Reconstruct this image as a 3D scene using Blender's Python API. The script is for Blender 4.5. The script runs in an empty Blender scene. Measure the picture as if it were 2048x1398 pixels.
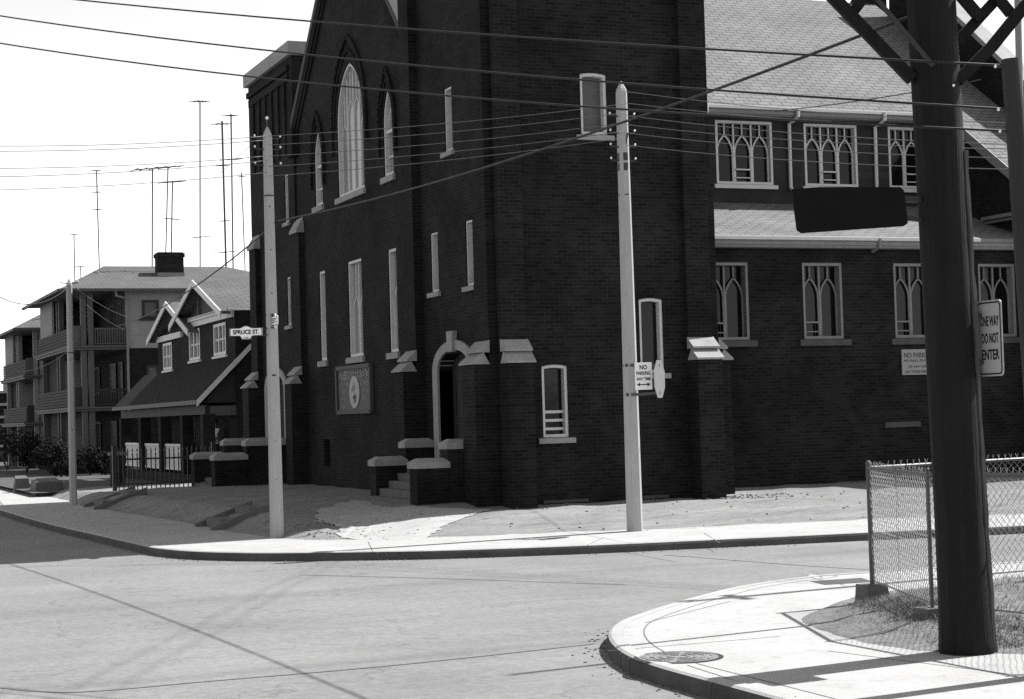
import bpy, bmesh, math, random
from mathutils import Vector, Matrix
from mathutils.geometry import tessellate_polygon
random.seed(7)
SC = bpy.context.scene
COL = SC.collection
R = math.radians
# ------------------------------------------------------------------ survey
# The photograph was surveyed from its vanishing points: X runs along the church's
# long side (Spruce Street), Y along its gabled front, Z up, origin at the tower corner.
F, CX, CY, H = 3600.0, 1024.0, 699.0, 2.25
ROLL = math.atan(.0288)
PITCH = math.atan((830-699)*math.cos(ROLL)/F)
_r0 = Vector((1, 0, 0)); _f = Vector((0, math.cos(PITCH), math.sin(PITCH))); _u0 = Vector((0, -math.sin(PITCH), math.cos(PITCH)))
_r = _r0*math.cos(ROLL)-_u0*math.sin(ROLL); _u = _r0*math.sin(ROLL)+_u0*math.cos(ROLL)
_l = _f+_r*((-430-CX)/F)-_u*((872-CY)/F)
_dL = Vector((_l.x, _l.y, 0)).normalized(); _dR = Vector((_dL.y, -_dL.x, 0))
def toloc(v): return Vector((v.dot(_dR), v.dot(_dL), v.z))
CR, CU, CF = toloc(_r), toloc(_u), toloc(_f)
CAM = Vector((-13.154891, -33.100861, H))
def ray(x, y): return CF+CR*((x-CX)/F)-CU*((y-CY)/F)
def on(x, y, axis, val):
    d = ray(x, y); t = (val-CAM[axis])/d[axis]
    return CAM+d*t
def deep(x, y, depth): return CAM+ray(x, y)*depth
def PX(x, y, v): p = on(x, y, 0, v); return p.y, p.z
def PY(x, y, v): p = on(x, y, 1, v); return p.x, p.z
def PZ(x, y, v): p = on(x, y, 2, v); return p.x, p.y

# ------------------------------------------------------------------ materials
MATS = {}
def nodes(name):
    m = bpy.data.materials.new(name); m.use_nodes = True
    nt = m.node_tree; b = nt.nodes['Principled BSDF']
    return m, nt, b
def N(nt, t, **kw):
    n = nt.nodes.new(t)
    for k, v in kw.items():
        if k in n.inputs: n.inputs[k].default_value = v
        else: setattr(n, k, v)
    return n
def g(v): return (v, v, v, 1)
def plain(name, v, rough=.8, var=.25, scale=4.0, spec=.3, bump=.0, bscale=40., metal=0.0, stretch=None, specks=0.0, sscale=9.):
    """grey with large soft stains and fine grain"""
    m, nt, b = nodes(name); L = nt.links.new
    tc = N(nt, 'ShaderNodeTexCoord')
    src = tc.outputs['Object']
    if stretch:
        mp = N(nt, 'ShaderNodeMapping'); mp.inputs['Scale'].default_value = stretch
        L(src, mp.inputs['Vector']); src = mp.outputs['Vector']
    n1 = N(nt, 'ShaderNodeTexNoise', Scale=scale, Detail=8., Roughness=.65)
    n2 = N(nt, 'ShaderNodeTexNoise', Scale=bscale, Detail=4., Roughness=.6)
    L(src, n1.inputs['Vector']); L(src, n2.inputs['Vector'])
    mx = N(nt, 'ShaderNodeMath', operation='MULTIPLY_ADD'); L(n1.outputs['Fac'], mx.inputs[0]); mx.inputs[1].default_value = .65
    m2 = N(nt, 'ShaderNodeMath', operation='MULTIPLY'); L(n2.outputs['Fac'], m2.inputs[0]); m2.inputs[1].default_value = .35
    L(m2.outputs[0], mx.inputs[2])
    mr = N(nt, 'ShaderNodeMapRange'); L(mx.outputs[0], mr.inputs['Value'])
    mr.inputs['From Min'].default_value = .3; mr.inputs['From Max'].default_value = .7
    mr.inputs['To Min'].default_value = v*(1-var); mr.inputs['To Max'].default_value = v*(1+var)
    colour = mr.outputs[0]
    if specks:
        n3 = N(nt, 'ShaderNodeTexNoise', Scale=sscale, Detail=10., Roughness=.8); L(src, n3.inputs['Vector'])
        r3 = N(nt, 'ShaderNodeMapRange'); L(n3.outputs['Fac'], r3.inputs['Value'])
        r3.inputs['From Min'].default_value = .54; r3.inputs['From Max'].default_value = .64; r3.inputs['To Min'].default_value = 1; r3.inputs['To Max'].default_value = 1-specks
        n4 = N(nt, 'ShaderNodeTexNoise', Scale=sscale*3.1, Detail=8., Roughness=.85); L(src, n4.inputs['Vector'])
        r4 = N(nt, 'ShaderNodeMapRange'); L(n4.outputs['Fac'], r4.inputs['Value'])
        r4.inputs['From Min'].default_value = .35; r4.inputs['From Max'].default_value = .65; r4.inputs['To Min'].default_value = 1-specks*.35; r4.inputs['To Max'].default_value = 1+specks*.35
        a = N(nt, 'ShaderNodeMath', operation='MULTIPLY'); L(colour, a.inputs[0]); L(r3.outputs[0], a.inputs[1])
        c = N(nt, 'ShaderNodeMath', operation='MULTIPLY'); L(a.outputs[0], c.inputs[0]); L(r4.outputs[0], c.inputs[1]); colour = c.outputs[0]
    L(colour, b.inputs['Base Color'])
    b.inputs['Roughness'].default_value = rough; b.inputs['Specular IOR Level'].default_value = spec
    b.inputs['Metallic'].default_value = metal
    if bump:
        bp = N(nt, 'ShaderNodeBump', Strength=bump, Distance=.02); L(n2.outputs['Fac'], bp.inputs['Height']); L(bp.outputs[0], b.inputs['Normal'])
    MATS[name] = m
    return m
def bricks(name, v, mortar, bw=.215, bh=.075, ms=.011, var=.35, bump=.5, rough=.9, rowvar=True, stain=.35, spec=.2):
    m, nt, b = nodes(name); L = nt.links.new
    uv = N(nt, 'ShaderNodeUVMap')
    br = N(nt, 'ShaderNodeTexBrick'); br.offset = .5
    L(uv.outputs[0], br.inputs['Vector'])
    br.inputs['Scale'].default_value = 1.0
    br.inputs['Brick Width'].default_value = bw; br.inputs['Row Height'].default_value = bh
    br.inputs['Mortar Size'].default_value = ms; br.inputs['Mortar Smooth'].default_value = .3
    br.inputs['Color1'].default_value = g(v*(1-var)); br.inputs['Color2'].default_value = g(v*(1+var)); br.inputs['Mortar'].default_value = g(mortar)
    tc = N(nt, 'ShaderNodeTexCoord')
    n1 = N(nt, 'ShaderNodeTexNoise', Scale=.7, Detail=9., Roughness=.7); L(tc.outputs['Object'], n1.inputs['Vector'])
    mr = N(nt, 'ShaderNodeMapRange'); L(n1.outputs['Fac'], mr.inputs['Value'])
    mr.inputs['From Min'].default_value = .3; mr.inputs['From Max'].default_value = .7
    mr.inputs['To Min'].default_value = 1-stain; mr.inputs['To Max'].default_value = 1+stain
    mm = N(nt, 'ShaderNodeMix', data_type='RGBA', blend_type='MULTIPLY'); mm.inputs['Factor'].default_value = 1
    L(br.outputs['Color'], mm.inputs['A']); L(mr.outputs[0], mm.inputs['B'])
    L(mm.outputs['Result'], b.inputs['Base Color'])
    b.inputs['Roughness'].default_value = rough; b.inputs['Specular IOR Level'].default_value = spec
    bp = N(nt, 'ShaderNodeBump', Strength=bump, Distance=.012); bp.invert = True
    L(br.outputs['Fac'], bp.inputs['Height']); L(bp.outputs[0], b.inputs['Normal'])
    MATS[name] = m
    return m
def shingle(name, v, w=.32, h=.14, dark=.35):
    m, nt, b = nodes(name); L = nt.links.new
    uv = N(nt, 'ShaderNodeUVMap')
    nz = N(nt, 'ShaderNodeTexNoise', Scale=3., Detail=3.); L(uv.outputs[0], nz.inputs['Vector'])
    va = N(nt, 'ShaderNodeVectorMath', operation='SCALE'); L(nz.outputs['Color'], va.inputs[0]); va.inputs['Scale'].default_value = .09
    vb = N(nt, 'ShaderNodeVectorMath', operation='ADD'); L(uv.outputs[0], vb.inputs[0]); L(va.outputs[0], vb.inputs[1])
    br = N(nt, 'ShaderNodeTexBrick'); br.offset = .5
    L(vb.outputs[0], br.inputs['Vector'])
    br.inputs['Scale'].default_value = 1.0
    br.inputs['Brick Width'].default_value = w; br.inputs['Row Height'].default_value = h
    br.inputs['Mortar Size'].default_value = h*.10; br.inputs['Mortar Smooth'].default_value = .4
    br.inputs['Color1'].default_value = g(v*.93); br.inputs['Color2'].default_value = g(v*1.06); br.inputs['Mortar'].default_value = g(v*dark)
    n1 = N(nt, 'ShaderNodeTexNoise', Scale=.6, Detail=8., Roughness=.7); L(uv.outputs[0], n1.inputs['Vector'])
    mr = N(nt, 'ShaderNodeMapRange'); L(n1.outputs['Fac'], mr.inputs['Value'])
    mr.inputs['From Min'].default_value = .3; mr.inputs['From Max'].default_value = .7
    mr.inputs['To Min'].default_value = .74; mr.inputs['To Max'].default_value = 1.2
    mm = N(nt, 'ShaderNodeMix', data_type='RGBA', blend_type='MULTIPLY'); mm.inputs['Factor'].default_value = 1
    L(br.outputs['Color'], mm.inputs['A']); L(mr.outputs[0], mm.inputs['B']); L(mm.outputs['Result'], b.inputs['Base Color'])
    b.inputs['Roughness'].default_value = .9; b.inputs['Specular IOR Level'].default_value = .15
    # each course rises towards its lower edge
    sp = N(nt, 'ShaderNodeSeparateXYZ'); L(vb.outputs[0], sp.inputs[0])
    md = N(nt, 'ShaderNodeMath', operation='MODULO'); L(sp.outputs['Y'], md.inputs[0]); md.inputs[1].default_value = h
    bp = N(nt, 'ShaderNodeBump', Strength=.5, Distance=.12); bp.invert = True; L(md.outputs[0], bp.inputs['Height']); L(bp.outputs[0], b.inputs['Normal'])
    MATS[name] = m
    return m
def asphalt(name, v, marks=()):
    m, nt, b = nodes(name); L = nt.links.new
    tc = N(nt, 'ShaderNodeTexCoord'); o = tc.outputs['Object']
    n1 = N(nt, 'ShaderNodeTexNoise', Scale=.35, Detail=7., Roughness=.6); L(o, n1.inputs['Vector'])
    n2 = N(nt, 'ShaderNodeTexNoise', Scale=9., Detail=12., Roughness=.88); L(o, n2.inputs['Vector'])
    vo = N(nt, 'ShaderNodeTexVoronoi', Scale=70.); L(o, vo.inputs['Vector'])
    mp = N(nt, 'ShaderNodeMapping'); mp.inputs['Scale'].default_value = (.25, 2.2, 1); L(o, mp.inputs['Vector'])
    n3 = N(nt, 'ShaderNodeTexNoise', Scale=.9, Detail=6., Roughness=.6); L(mp.outputs[0], n3.inputs['Vector'])
    def rng(s, a, b_, lo=.3, hi=.7):
        r = N(nt, 'ShaderNodeMapRange'); L(s, r.inputs['Value'])
        r.inputs['From Min'].default_value = lo; r.inputs['From Max'].default_value = hi
        r.inputs['To Min'].default_value = a; r.inputs['To Max'].default_value = b_; return r.outputs[0]
    def mul(a, c):
        q = N(nt, 'ShaderNodeMath', operation='MULTIPLY'); L(a, q.inputs[0]); L(c, q.inputs[1]); return q.outputs[0]
    x = mul(rng(n1.outputs['Fac'], .84, 1.14), rng(n2.outputs['Fac'], .70, 1.30, .36, .64))
    x = mul(x, rng(n3.outputs['Fac'], .93, 1.07)); x = mul(x, rng(vo.outputs['Distance'], .9, 1.1, 0., .6))
    # fine irregular cracks
    ns = N(nt, 'ShaderNodeTexNoise', Scale=1.2, Detail=4.); L(o, ns.inputs['Vector'])
    sc = N(nt, 'ShaderNodeVectorMath', operation='SCALE'); L(ns.outputs['Color'], sc.inputs[0]); sc.inputs['Scale'].default_value = 1.3
    ad = N(nt, 'ShaderNodeVectorMath', operation='ADD'); L(o, ad.inputs[0]); L(sc.outputs[0], ad.inputs[1])
    vc = N(nt, 'ShaderNodeTexVoronoi', Scale=.32, feature='DISTANCE_TO_EDGE'); L(ad.outputs[0], vc.inputs['Vector'])
    x = mul(x, rng(vc.outputs['Distance'], .76, 1.0, .0, .008))
    for (p, q, w) in marks:   # worn wheel tracks: soft darker bands with a broken edge
        p = Vector(p); q = Vector(q); d = (q-p).normalized(); nn = Vector((-d.y, d.x))
        dp = N(nt, 'ShaderNodeVectorMath', operation='DOT_PRODUCT'); L(o, dp.inputs[0]); dp.inputs[1].default_value = (nn.x, nn.y, 0)
        sb = N(nt, 'ShaderNodeMath', operation='MULTIPLY_ADD'); L(n1.outputs['Fac'], sb.inputs[0]); sb.inputs[1].default_value = .35; sb.inputs[2].default_value = -nn.dot(p)-.175
        a2 = N(nt, 'ShaderNodeMath', operation='ADD'); L(dp.outputs['Value'], a2.inputs[0]); L(sb.outputs[0], a2.inputs[1])
        ab = N(nt, 'ShaderNodeMath', operation='ABSOLUTE'); L(a2.outputs[0], ab.inputs[0])
        x = mul(x, rng(ab.outputs[0], .86, 1.0, .0, w))
    vm = N(nt, 'ShaderNodeMath', operation='MULTIPLY'); L(x, vm.inputs[0]); vm.inputs[1].default_value = v
    L(vm.outputs[0], b.inputs['Base Color']); b.inputs['Roughness'].default_value = .85; b.inputs['Specular IOR Level'].default_value = .25
    bp = N(nt, 'ShaderNodeBump', Strength=.35, Distance=.01); L(n2.outputs['Fac'], bp.inputs['Height']); L(bp.outputs[0], b.inputs['Normal'])
    MATS[name] = m
    return m
BRICK = bricks('brick', .0118, .021, var=.38, stain=.55, spec=.1)
BRICK2 = bricks('house_brick', .013, .021, var=.4, stain=.35, spec=.1)
STONE = plain('limestone', .25, .85, .25, 3., bump=.2)
STONE_D = plain('dark_stone', .06, .9, .3, 3., bump=.2)
WOOD_W = plain('painted_wood', .50, .6, .14, 6., spec=.35)
WOOD_G = plain('grey_painted_wood', .17, .65, .2, 6., spec=.35)
CLAD = bricks('clerestory_cladding', .028, .03, bw=3.1, bh=.17, ms=.008, var=.12, bump=.6)
ROOF = shingle('asphalt_shingles', .165, .34, .175, .34)
ROOF_D = shingle('dark_shingles', .014)
ROOF_H = shingle('house_shingles', .105, .4, .2, .5)
ROAD = asphalt('asphalt', .165, [(PZ(598, 1148, 0), PZ(150, 1375, 0), .13), (PZ(628, 1150, 0), PZ(220, 1385, 0), .13), (PZ(-100, 1395, 0), PZ(1100, 1290, 0), .25), (PZ(700, 1180, 0), PZ(1500, 1120, 0), .5)])
CONC = plain('pavement_concrete', .345, .9, .16, 1.1, spec=.2, bump=.3, bscale=70., specks=.22, sscale=5.)
KERBM = plain('kerb_concrete', .36, .9, .22, 1.6, spec=.2, bump=.2, bscale=50.)
POLEC = plain('pole_concrete', .34, .85, .16, 2.5, spec=.25, bump=.12, bscale=90., stretch=(3, 3, .6))
JOINT_SHADOW = plain('joint_and_shadow', .10, .95)
DIRT = plain('packed_dirt', .205, .95, .34, 1.3, spec=.1, bump=.9, bscale=18., stretch=(.5, 1.7, 1), specks=.5, sscale=3.2)
EARTH = plain('dry_lawn', .17, .95, .42, 4., spec=.1, bump=1., bscale=22., specks=.55, sscale=7.)
PATHM = plain('path_concrete', .335, .95, .16, 2.2, spec=.15, bump=.5, bscale=30., stretch=(.8, 2, 1), specks=.3, sscale=4.)
GROUND = plain('ground', .16, .95, .3, .3)
POLEW = plain('creosoted_wood', .009, .8, .5, 3., spec=.2, bump=1., bscale=9., stretch=(5, 5, .25))
POLEWL = plain('weathered_wood', .022, .75, .4, 3., spec=.3, bump=.5, bscale=9., stretch=(5, 5, .25))
IRON = plain('dark_iron', .02, .55, .3, 6., spec=.4)
GALV = plain('galvanised_steel', .06, .5, .3, 8., spec=.4)
WIRE = plain('zinc_wire', .30, .4, .3, 30., spec=.5)
PAINTW = plain('sign_white', .42, .45, .05, 5., spec=.4)
PAINTW2 = plain('sign_white_clean', .85, .45, .05, 5., spec=.4)
PAINTG = plain('sign_back_grey', .17, .5, .1, 5., spec=.4)
PAINTB = plain('sign_black', .012, .5, .1, 5., spec=.4)
BOARDD = plain('board_dark', .045, .6, .2, 5., spec=.3)
LETG = plain('faded_lettering', .22, .7, .3, 14.)
PORC = plain('porcelain', .75, .25, .05, 9., spec=.6)
CABLE = plain('cable', .012, .6, .2, 6., spec=.35)
CABLEL = plain('bare_wire', .10, .45, .2, 6., spec=.5)
STUCCO = bricks('stucco_boards', .24, .18, bw=2.6, bh=.62, ms=.012, var=.06, bump=.2, stain=.15)
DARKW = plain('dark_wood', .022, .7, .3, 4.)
MIDW = plain('porch_paint', .07, .65, .2, 5.)
CONCB = plain('cast_block', .10, .9, .25, 4., bump=.2)
SKIN = plain('skin', .22, .6, .1, 5.); SHIRT = plain('white_shirt', .6, .8, .1, 9.); TROUS = plain('dark_trousers', .03, .8, .2, 9.); HAIRM = plain('dark_hair', .02, .6, .2, 20.)
LEAF = plain('leaf', .016, .8, .5, 7., spec=.1); BARK = plain('bark', .05, .9, .3, 9.)
GRASS = plain('grass_blades', .13, .8, .45, 6.)
def glass(name, base, rough=.08, spec=.5):
    m, nt, b = nodes(name); L = nt.links.new
    tc = N(nt, 'ShaderNodeTexCoord'); n = N(nt, 'ShaderNodeTexNoise', Scale=1.1, Detail=3.); L(tc.outputs['Object'], n.inputs['Vector'])
    bp = N(nt, 'ShaderNodeBump', Strength=.06, Distance=.2); L(n.outputs['Fac'], bp.inputs['Height']); L(bp.outputs[0], b.inputs['Normal'])
    mr = N(nt, 'ShaderNodeMapRange'); L(n.outputs['Fac'], mr.inputs['Value']); mr.inputs['To Min'].default_value = base*.6; mr.inputs['To Max'].default_value = base*1.4
    L(mr.outputs[0], b.inputs['Base Color']); b.inputs['Roughness'].default_value = rough; b.inputs['Specular IOR Level'].default_value = spec
    MATS[name] = m; return m
GLASS = glass('window_glass', .006, .1, .2)
GLASSL = glass('leaded_glass', .20, .2)
PORCHB = plain('porch_boards', .035, .8, .3, 5.)
PANED = plain('dark_pane', .015, .5, .3, 3., spec=.1)
BLIND = plain('window_board', .09, .7, .2, 4.)

# ------------------------------------------------------------------ mesh building
ORG = {}
class MB:
    def __init__(s): s.v = []; s.f = []
    def poly(s, pts):
        i = len(s.v); s.v += [Vector(p) for p in pts]; s.f.append(tuple(range(i, i+len(pts))))
    def box(s, a, b):
        x0, y0, z0 = (min(a[i], b[i]) for i in range(3)); x1, y1, z1 = (max(a[i], b[i]) for i in range(3))
        s.hexa([(x0, y0, z0), (x1, y0, z0), (x1, y1, z0), (x0, y1, z0), (x0, y0, z1), (x1, y0, z1), (x1, y1, z1), (x0, y1, z1)])
    def hexa(s, p):
        i = len(s.v); s.v += [Vector(q) for q in p]
        for f in ((3, 2, 1, 0), (4, 5, 6, 7), (0, 1, 5, 4), (1, 2, 6, 5), (2, 3, 7, 6), (3, 0, 4, 7)): s.f.append(tuple(i+k for k in f))
    def prism(s, pts, d):
        """closed polygon pts (3-D) swept along vector d"""
        d = Vector(d); n = len(pts); i = len(s.v)
        s.v += [Vector(p) for p in pts]+[Vector(p)+d for p in pts]
        s.f.append(tuple(i+k for k in range(n-1, -1, -1))); s.f.append(tuple(i+n+k for k in range(n)))
        for k in range(n): q = (k+1) % n; s.f.append((i+k, i+q, i+n+q, i+n+k))
    def bar(s, a, b, w, h=None, up=(0, 0, 1)):
        a = Vector(a); b = Vector(b); h = h or w
        d = (b-a).normalized(); u = Vector(up)
        if abs(d.dot(u)) > .98: u = Vector((1, 0, 0))
        sd = d.cross(u).normalized(); u = sd.cross(d).normalized()
        c = [sd*(-w/2)+u*(-h/2), sd*(w/2)+u*(-h/2), sd*(w/2)+u*(h/2), sd*(-w/2)+u*(h/2)]
        s.prism([a+q for q in c], b-a)
    def tube(s, pts, r, n=6, caps=True):
        pts = [Vector(p) for p in pts]; rs = r if isinstance(r, (list, tuple)) else [r]*len(pts)
        i0 = len(s.v); u = None
        for k, p in enumerate(pts):
            d = (pts[min(k+1, len(pts)-1)]-pts[max(k-1, 0)])
            d = d.normalized() if d.length > 1e-9 else Vector((0, 0, 1))
            if u is None: u = Vector((0, 0, 1)) if abs(d.z) < .9 else Vector((1, 0, 0))
            sd = d.cross(u)
            if sd.length < 1e-6: sd = d.cross(Vector((0, 1, .1)))
            sd.normalize(); u = sd.cross(d).normalized()
            for j in range(n):
                a = 2*math.pi*(j+.5)/n
                s.v.append(p+(sd*math.cos(a)+u*math.sin(a))*rs[k])
        for k in range(len(pts)-1):
            for j in range(n):
                q = (j+1) % n; a = i0+k*n
                s.f.append((a+j, a+q, a+n+q, a+n+j))
        if caps:
            s.f.append(tuple(i0+j for j in range(n-1, -1, -1))); s.f.append(tuple(i0+(len(pts)-1)*n+j for j in range(n)))
    def ball(s, c, r, n=8, m=6, sq=(1, 1, 1)):
        i0 = len(s.v); c = Vector(c)
        for a in range(m+1):
            t = math.pi*a/m
            for b in range(n):
                p = 2*math.pi*b/n
                s.v.append(c+Vector((math.sin(t)*math.cos(p)*sq[0], math.sin(t)*math.sin(p)*sq[1], math.cos(t)*sq[2]))*r)
        for a in range(m):
            for b in range(n):
                q = (b+1) % n; s.f.append((i0+a*n+b, i0+(a+1)*n+b, i0+(a+1)*n+q, i0+a*n+q))
    def build(s, name, mat, parent=None, base=None, smooth=False):
        if parent is not None: o = ORG[parent.name]
        elif base is not None: o = Vector(base)
        else:
            n = len(s.v); o = Vector((sum(v.x for v in s.v)/n, sum(v.y for v in s.v)/n, min(v.z for v in s.v)))
        me = bpy.data.meshes.new(name)
        me.from_pydata([tuple(v-o) for v in s.v], [], s.f)
        uvl = me.uv_layers.new(name='UVMap')
        for p in me.polygons:
            nn = p.normal
            t = Vector((0, 0, 1)).cross(nn)
            if t.length < .15: t = Vector((1, 0, 0)); b = Vector((0, 1, 0))
            else: t.normalize(); b = nn.cross(t)
            for li in p.loop_indices:
                co = me.vertices[me.loops[li].vertex_index].co+o
                uvl.data[li].uv = (co.dot(t), co.dot(b))
        me.materials.append(mat)
        if smooth: me.polygons.foreach_set('use_smooth', [True]*len(me.polygons))
        me.update()
        ob = bpy.data.objects.new(name, me); COL.objects.link(ob)
        ORG[ob.name] = o
        if parent is not None: ob.parent = parent
        else: ob.location = o
        return ob
def thing(name, loc, label, cat, group=None):
    o = bpy.data.objects.new(name, None); COL.objects.link(o); o.location = loc; o.empty_display_size = .3
    ORG[o.name] = Vector(loc); return tag(o, label, cat, group)
def tag(o, label, cat, group=None):
    o['label'] = label; o['category'] = cat
    if group: o['group'] = group
    return o
def struct(mb, name, mat, kind='structure', smooth=False):
    o = mb.build(name, mat, base=(0, 0, 0), smooth=smooth); o['kind'] = kind; return o
def fold(poly, depth):  # not used directly, kept tiny
    return poly
def FX(x0): return lambda a, b, d: Vector((x0+d, a, b))      # facade facing -X : a = Y, inward = +X
def FY(y0): return lambda a, b, d: Vector((a, y0+d, b))      # facade facing -Y : a = X, inward = +Y
def pierced(mb, fr, outer, holes, depth, thick_edges=False):
    rings = [[Vector((p[0], p[1], 0)) for p in outer]]+[[Vector((p[0], p[1], 0)) for p in h] for h in holes]
    flat = [q for r_ in rings for q in r_]
    i0 = len(mb.v); mb.v += [fr(q.x, q.y, 0) for q in flat]
    for t in tessellate_polygon(rings): mb.f.append(tuple(i0+k for k in t))
    for h in holes:
        n = len(h)
        for k in range(n):
            a, b = h[k], h[(k+1) % n]
            mb.poly([fr(a[0], a[1], 0), fr(b[0], b[1], 0), fr(b[0], b[1], depth), fr(a[0], a[1], depth)])
def rect(a0, a1, b0, b1): return [(a0, b0), (a1, b0), (a1, b1), (a0, b1)]
def arc_pts(a0, a1, zs, za, n=9):
    """pointed arch from (a1,zs) over apex to (a0,zs)"""
    w = (a1-a0)/2; h = za-zs; rad = (w*w+h*h)/(2*w)
    out = []
    th = math.asin(min(1, h/rad))
    for k in range(n+1):
        t = th*k/n; out.append((a1-rad+rad*math.cos(t), zs+rad*math.sin(t)))
    left = [(a0+a1-p[0], p[1]) for p in out[:-1]][::-1]
    return out+left
def gothic(a0, a1, b0, zs, za, n=9): return [(a0, b0), (a1, b0)]+arc_pts(a0, a1, zs, za, n)
def seghead(a0, a1, b0, zs, rise, n=6):
    w = (a1-a0)/2; rad = (w*w+rise*rise)/(2*rise); th = math.asin(w/rad); c = (a0+a1)/2
    return [(a0, b0), (a1, b0)]+[(c+rad*math.sin(th-2*th*k/n), zs+rise-rad+rad*math.cos(th-2*th*k/n)) for k in range(n+1)]
def ribbon(mb, fr, pts, w, d0, d1, closed=False):
    """flat bar of width w following a 2-D line, between depths d0 and d1"""
    n = len(pts)
    for k in range(n if closed else n-1):
        a = Vector(pts[k]).to_2d() if not isinstance(pts[k], tuple) else Vector(pts[k]); b = Vector(pts[(k+1) % n])
        d = b-a
        if d.length < 1e-6: continue
        d.normalize(); nn = Vector((-d.y, d.x))*(w/2); e = d*(w*.08)
        q = [a-e-nn, b+e-nn, b+e+nn, a-e+nn]
        mb.hexa([fr(p.x, p.y, d0) for p in q]+[fr(p.x, p.y, d1) for p in q])
def lining(mb, fr, pts, w, d0, d1):
    """window frame: ring following a closed outline, w wide inwards, from depth d0 to d1"""
    n = len(pts); c = Vector((sum(p[0] for p in pts)/n, sum(p[1] for p in pts)/n))
    inn = []
    for k in range(n):
        p0, p1, p2 = Vector(pts[k-1]), Vector(pts[k]), Vector(pts[(k+1) % n])
        e1 = (p1-p0).normalized() if (p1-p0).length > 1e-6 else Vector((1, 0)); e2 = (p2-p1).normalized() if (p2-p1).length > 1e-6 else e1
        n1 = Vector((-e1.y, e1.x)); n2 = Vector((-e2.y, e2.x)); m = (n1+n2)
        m = m.normalized() if m.length > 1e-3 else n1
        inn.append(p1+m*(w/max(.45, m.dot(n1))))
    for k in range(n):
        q = (k+1) % n
        o0, o1, i0, i1 = Vector(pts[k]), Vector(pts[q]), inn[k], inn[q]
        mb.poly([fr(o0.x, o0.y, d0), fr(o1.x, o1.y, d0), fr(i1.x, i1.y, d0), fr(i0.x, i0.y, d0)])
        mb.poly([fr(i0.x, i0.y, d0), fr(i1.x, i1.y, d0), fr(i1.x, i1.y, d1), fr(i0.x, i0.y, d1)])
def slab2(mb, fr, pts, d):
    mb.poly([fr(p[0], p[1], d) for p in pts])
def clean(ob):
    bm = bmesh.new(); bm.from_mesh(ob.data); bmesh.ops.recalc_face_normals(bm, faces=bm.faces); bm.to_mesh(ob.data); bm.free()
def text(parent, txt, origin, right, up, height, mat, width=None, name='lettering', lift=.004, align='CENTER', bold=0.0):
    cu = bpy.data.curves.new('t', 'FONT'); cu.body = txt; cu.size = 1; cu.align_x = align; cu.offset = bold; cu.resolution_u = 3; cu.extrude = 0
    ob = bpy.data.objects.new('t', cu); COL.objects.link(ob)
    dg = bpy.context.evaluated_depsgraph_get(); dg.update()
    me = bpy.data.meshes.new_from_object(ob.evaluated_get(dg)); bpy.data.objects.remove(ob); bpy.data.curves.remove(cu)
    xs = [v.co.x for v in me.vertices]; ys = [v.co.y for v in me.vertices]
    x0, x1, y0, y1 = min(xs), max(xs), min(ys), max(ys)
    right = Vector(right).normalized(); up = Vector(up).normalized(); nn = right.cross(up)
    sy = height/(y1-y0); sx = (width/(x1-x0)) if width else sy
    mb = MB(); mb.v = [Vector(origin)+right*((v.co.x-(x0+x1)/2)*sx)+up*((v.co.y-(y0+y1)/2)*sy)+nn*lift for v in me.vertices]
    mb.f = [tuple(p.vertices) for p in me.polygons]
    bpy.data.meshes.remove(me)
    return mb.build(name, mat, parent)
def smoothline(pts, n=5):
    out = []
    P = [Vector(p) for p in pts]
    for i in range(len(P)-1):
        p0, p1, p2, p3 = P[max(i-1, 0)], P[i], P[i+1], P[min(i+2, len(P)-1)]
        for k in range(n):
            t = k/n; a = p1*2; b = (p2-p0)*t; c = (p0*2-p1*5+p2*4-p3)*t*t; d = (p1*3-p0-p2*3+p3)*t*t*t
            out.append((a+b+c+d)*.5)
    out.append(P[-1]); return out
def sstep(a, b, x):
    t = max(0, min(1, (x-a)/(b-a))); return t*t*(3-2*t)

# ------------------------------------------------------------------ ground
mb = MB(); S = 2500
mb.poly([(-S, -S, -.06), (S, -S, -.06), (S, S, -.06), (-S, S, -.06)]); struct(mb, 'ground', GROUND)
mb = MB()
mb.poly([(-45, -90, 0), (70, -90, 0), (70, -4, 0), (-4, -4, 0), (-4, 150, 0), (-45, 150, 0)]); struct(mb, 'road', ROAD)
KERB_A = smoothline([(60, -11.5), (12, -8.5), (3.52, -7.53), (.56, -7.1), (-1.26, -6.8), (-3.4, -6.15), (-4.51, -5.53), (-5.6, -4.8), (-6.31, -4.13), (-6.92, -3.15), (-7.2, -2.2), (-7.33, -1.29), (-7.48, 1.71), (-7.79, 7.97), (-7.94, 16), (-8.2, 40), (-8.6, 140)])
BACK_A = smoothline([(60, -8.7), (12, -6.2), (5.1, -5.12), (1.83, -4.71), (-2.84, -3.59), (-4.06, -2.87), (-4.70, -1.92), (-5.1, -.6), (-5.3, 2), (-5.4, 7.24), (-5.75, 12.7), (-6.0, 17.5), (-6.1, 40), (-6.3, 140)])
KERB_B = smoothline([(60, -13.9), (8, -13.65), (-.44, -13.56), (-1.44, -13.62), (-2.6, -14.1), (-3.52, -14.78), (-4.3, -15.45), (-4.86, -15.98), (-5.46, -16.63), (-5.96, -17.5), (-6.33, -18.54), (-6.5, -19.55), (-6.52, -21.08), (-6.55, -24), (-6.6, -34), (-6.6, -60)])
BACK_B = smoothline([(60, -15.4), (8, -15.5), (-1.2, -15.7), (-2.08, -15.91), (-3.1, -16.75), (-3.86, -17.54), (-4.17, -18.54), (-4.3, -19.53), (-4.1, -20.3), (-3.66, -20.75), (-3.4, -22), (-3.3, -34), (-3.3, -60)])
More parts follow.
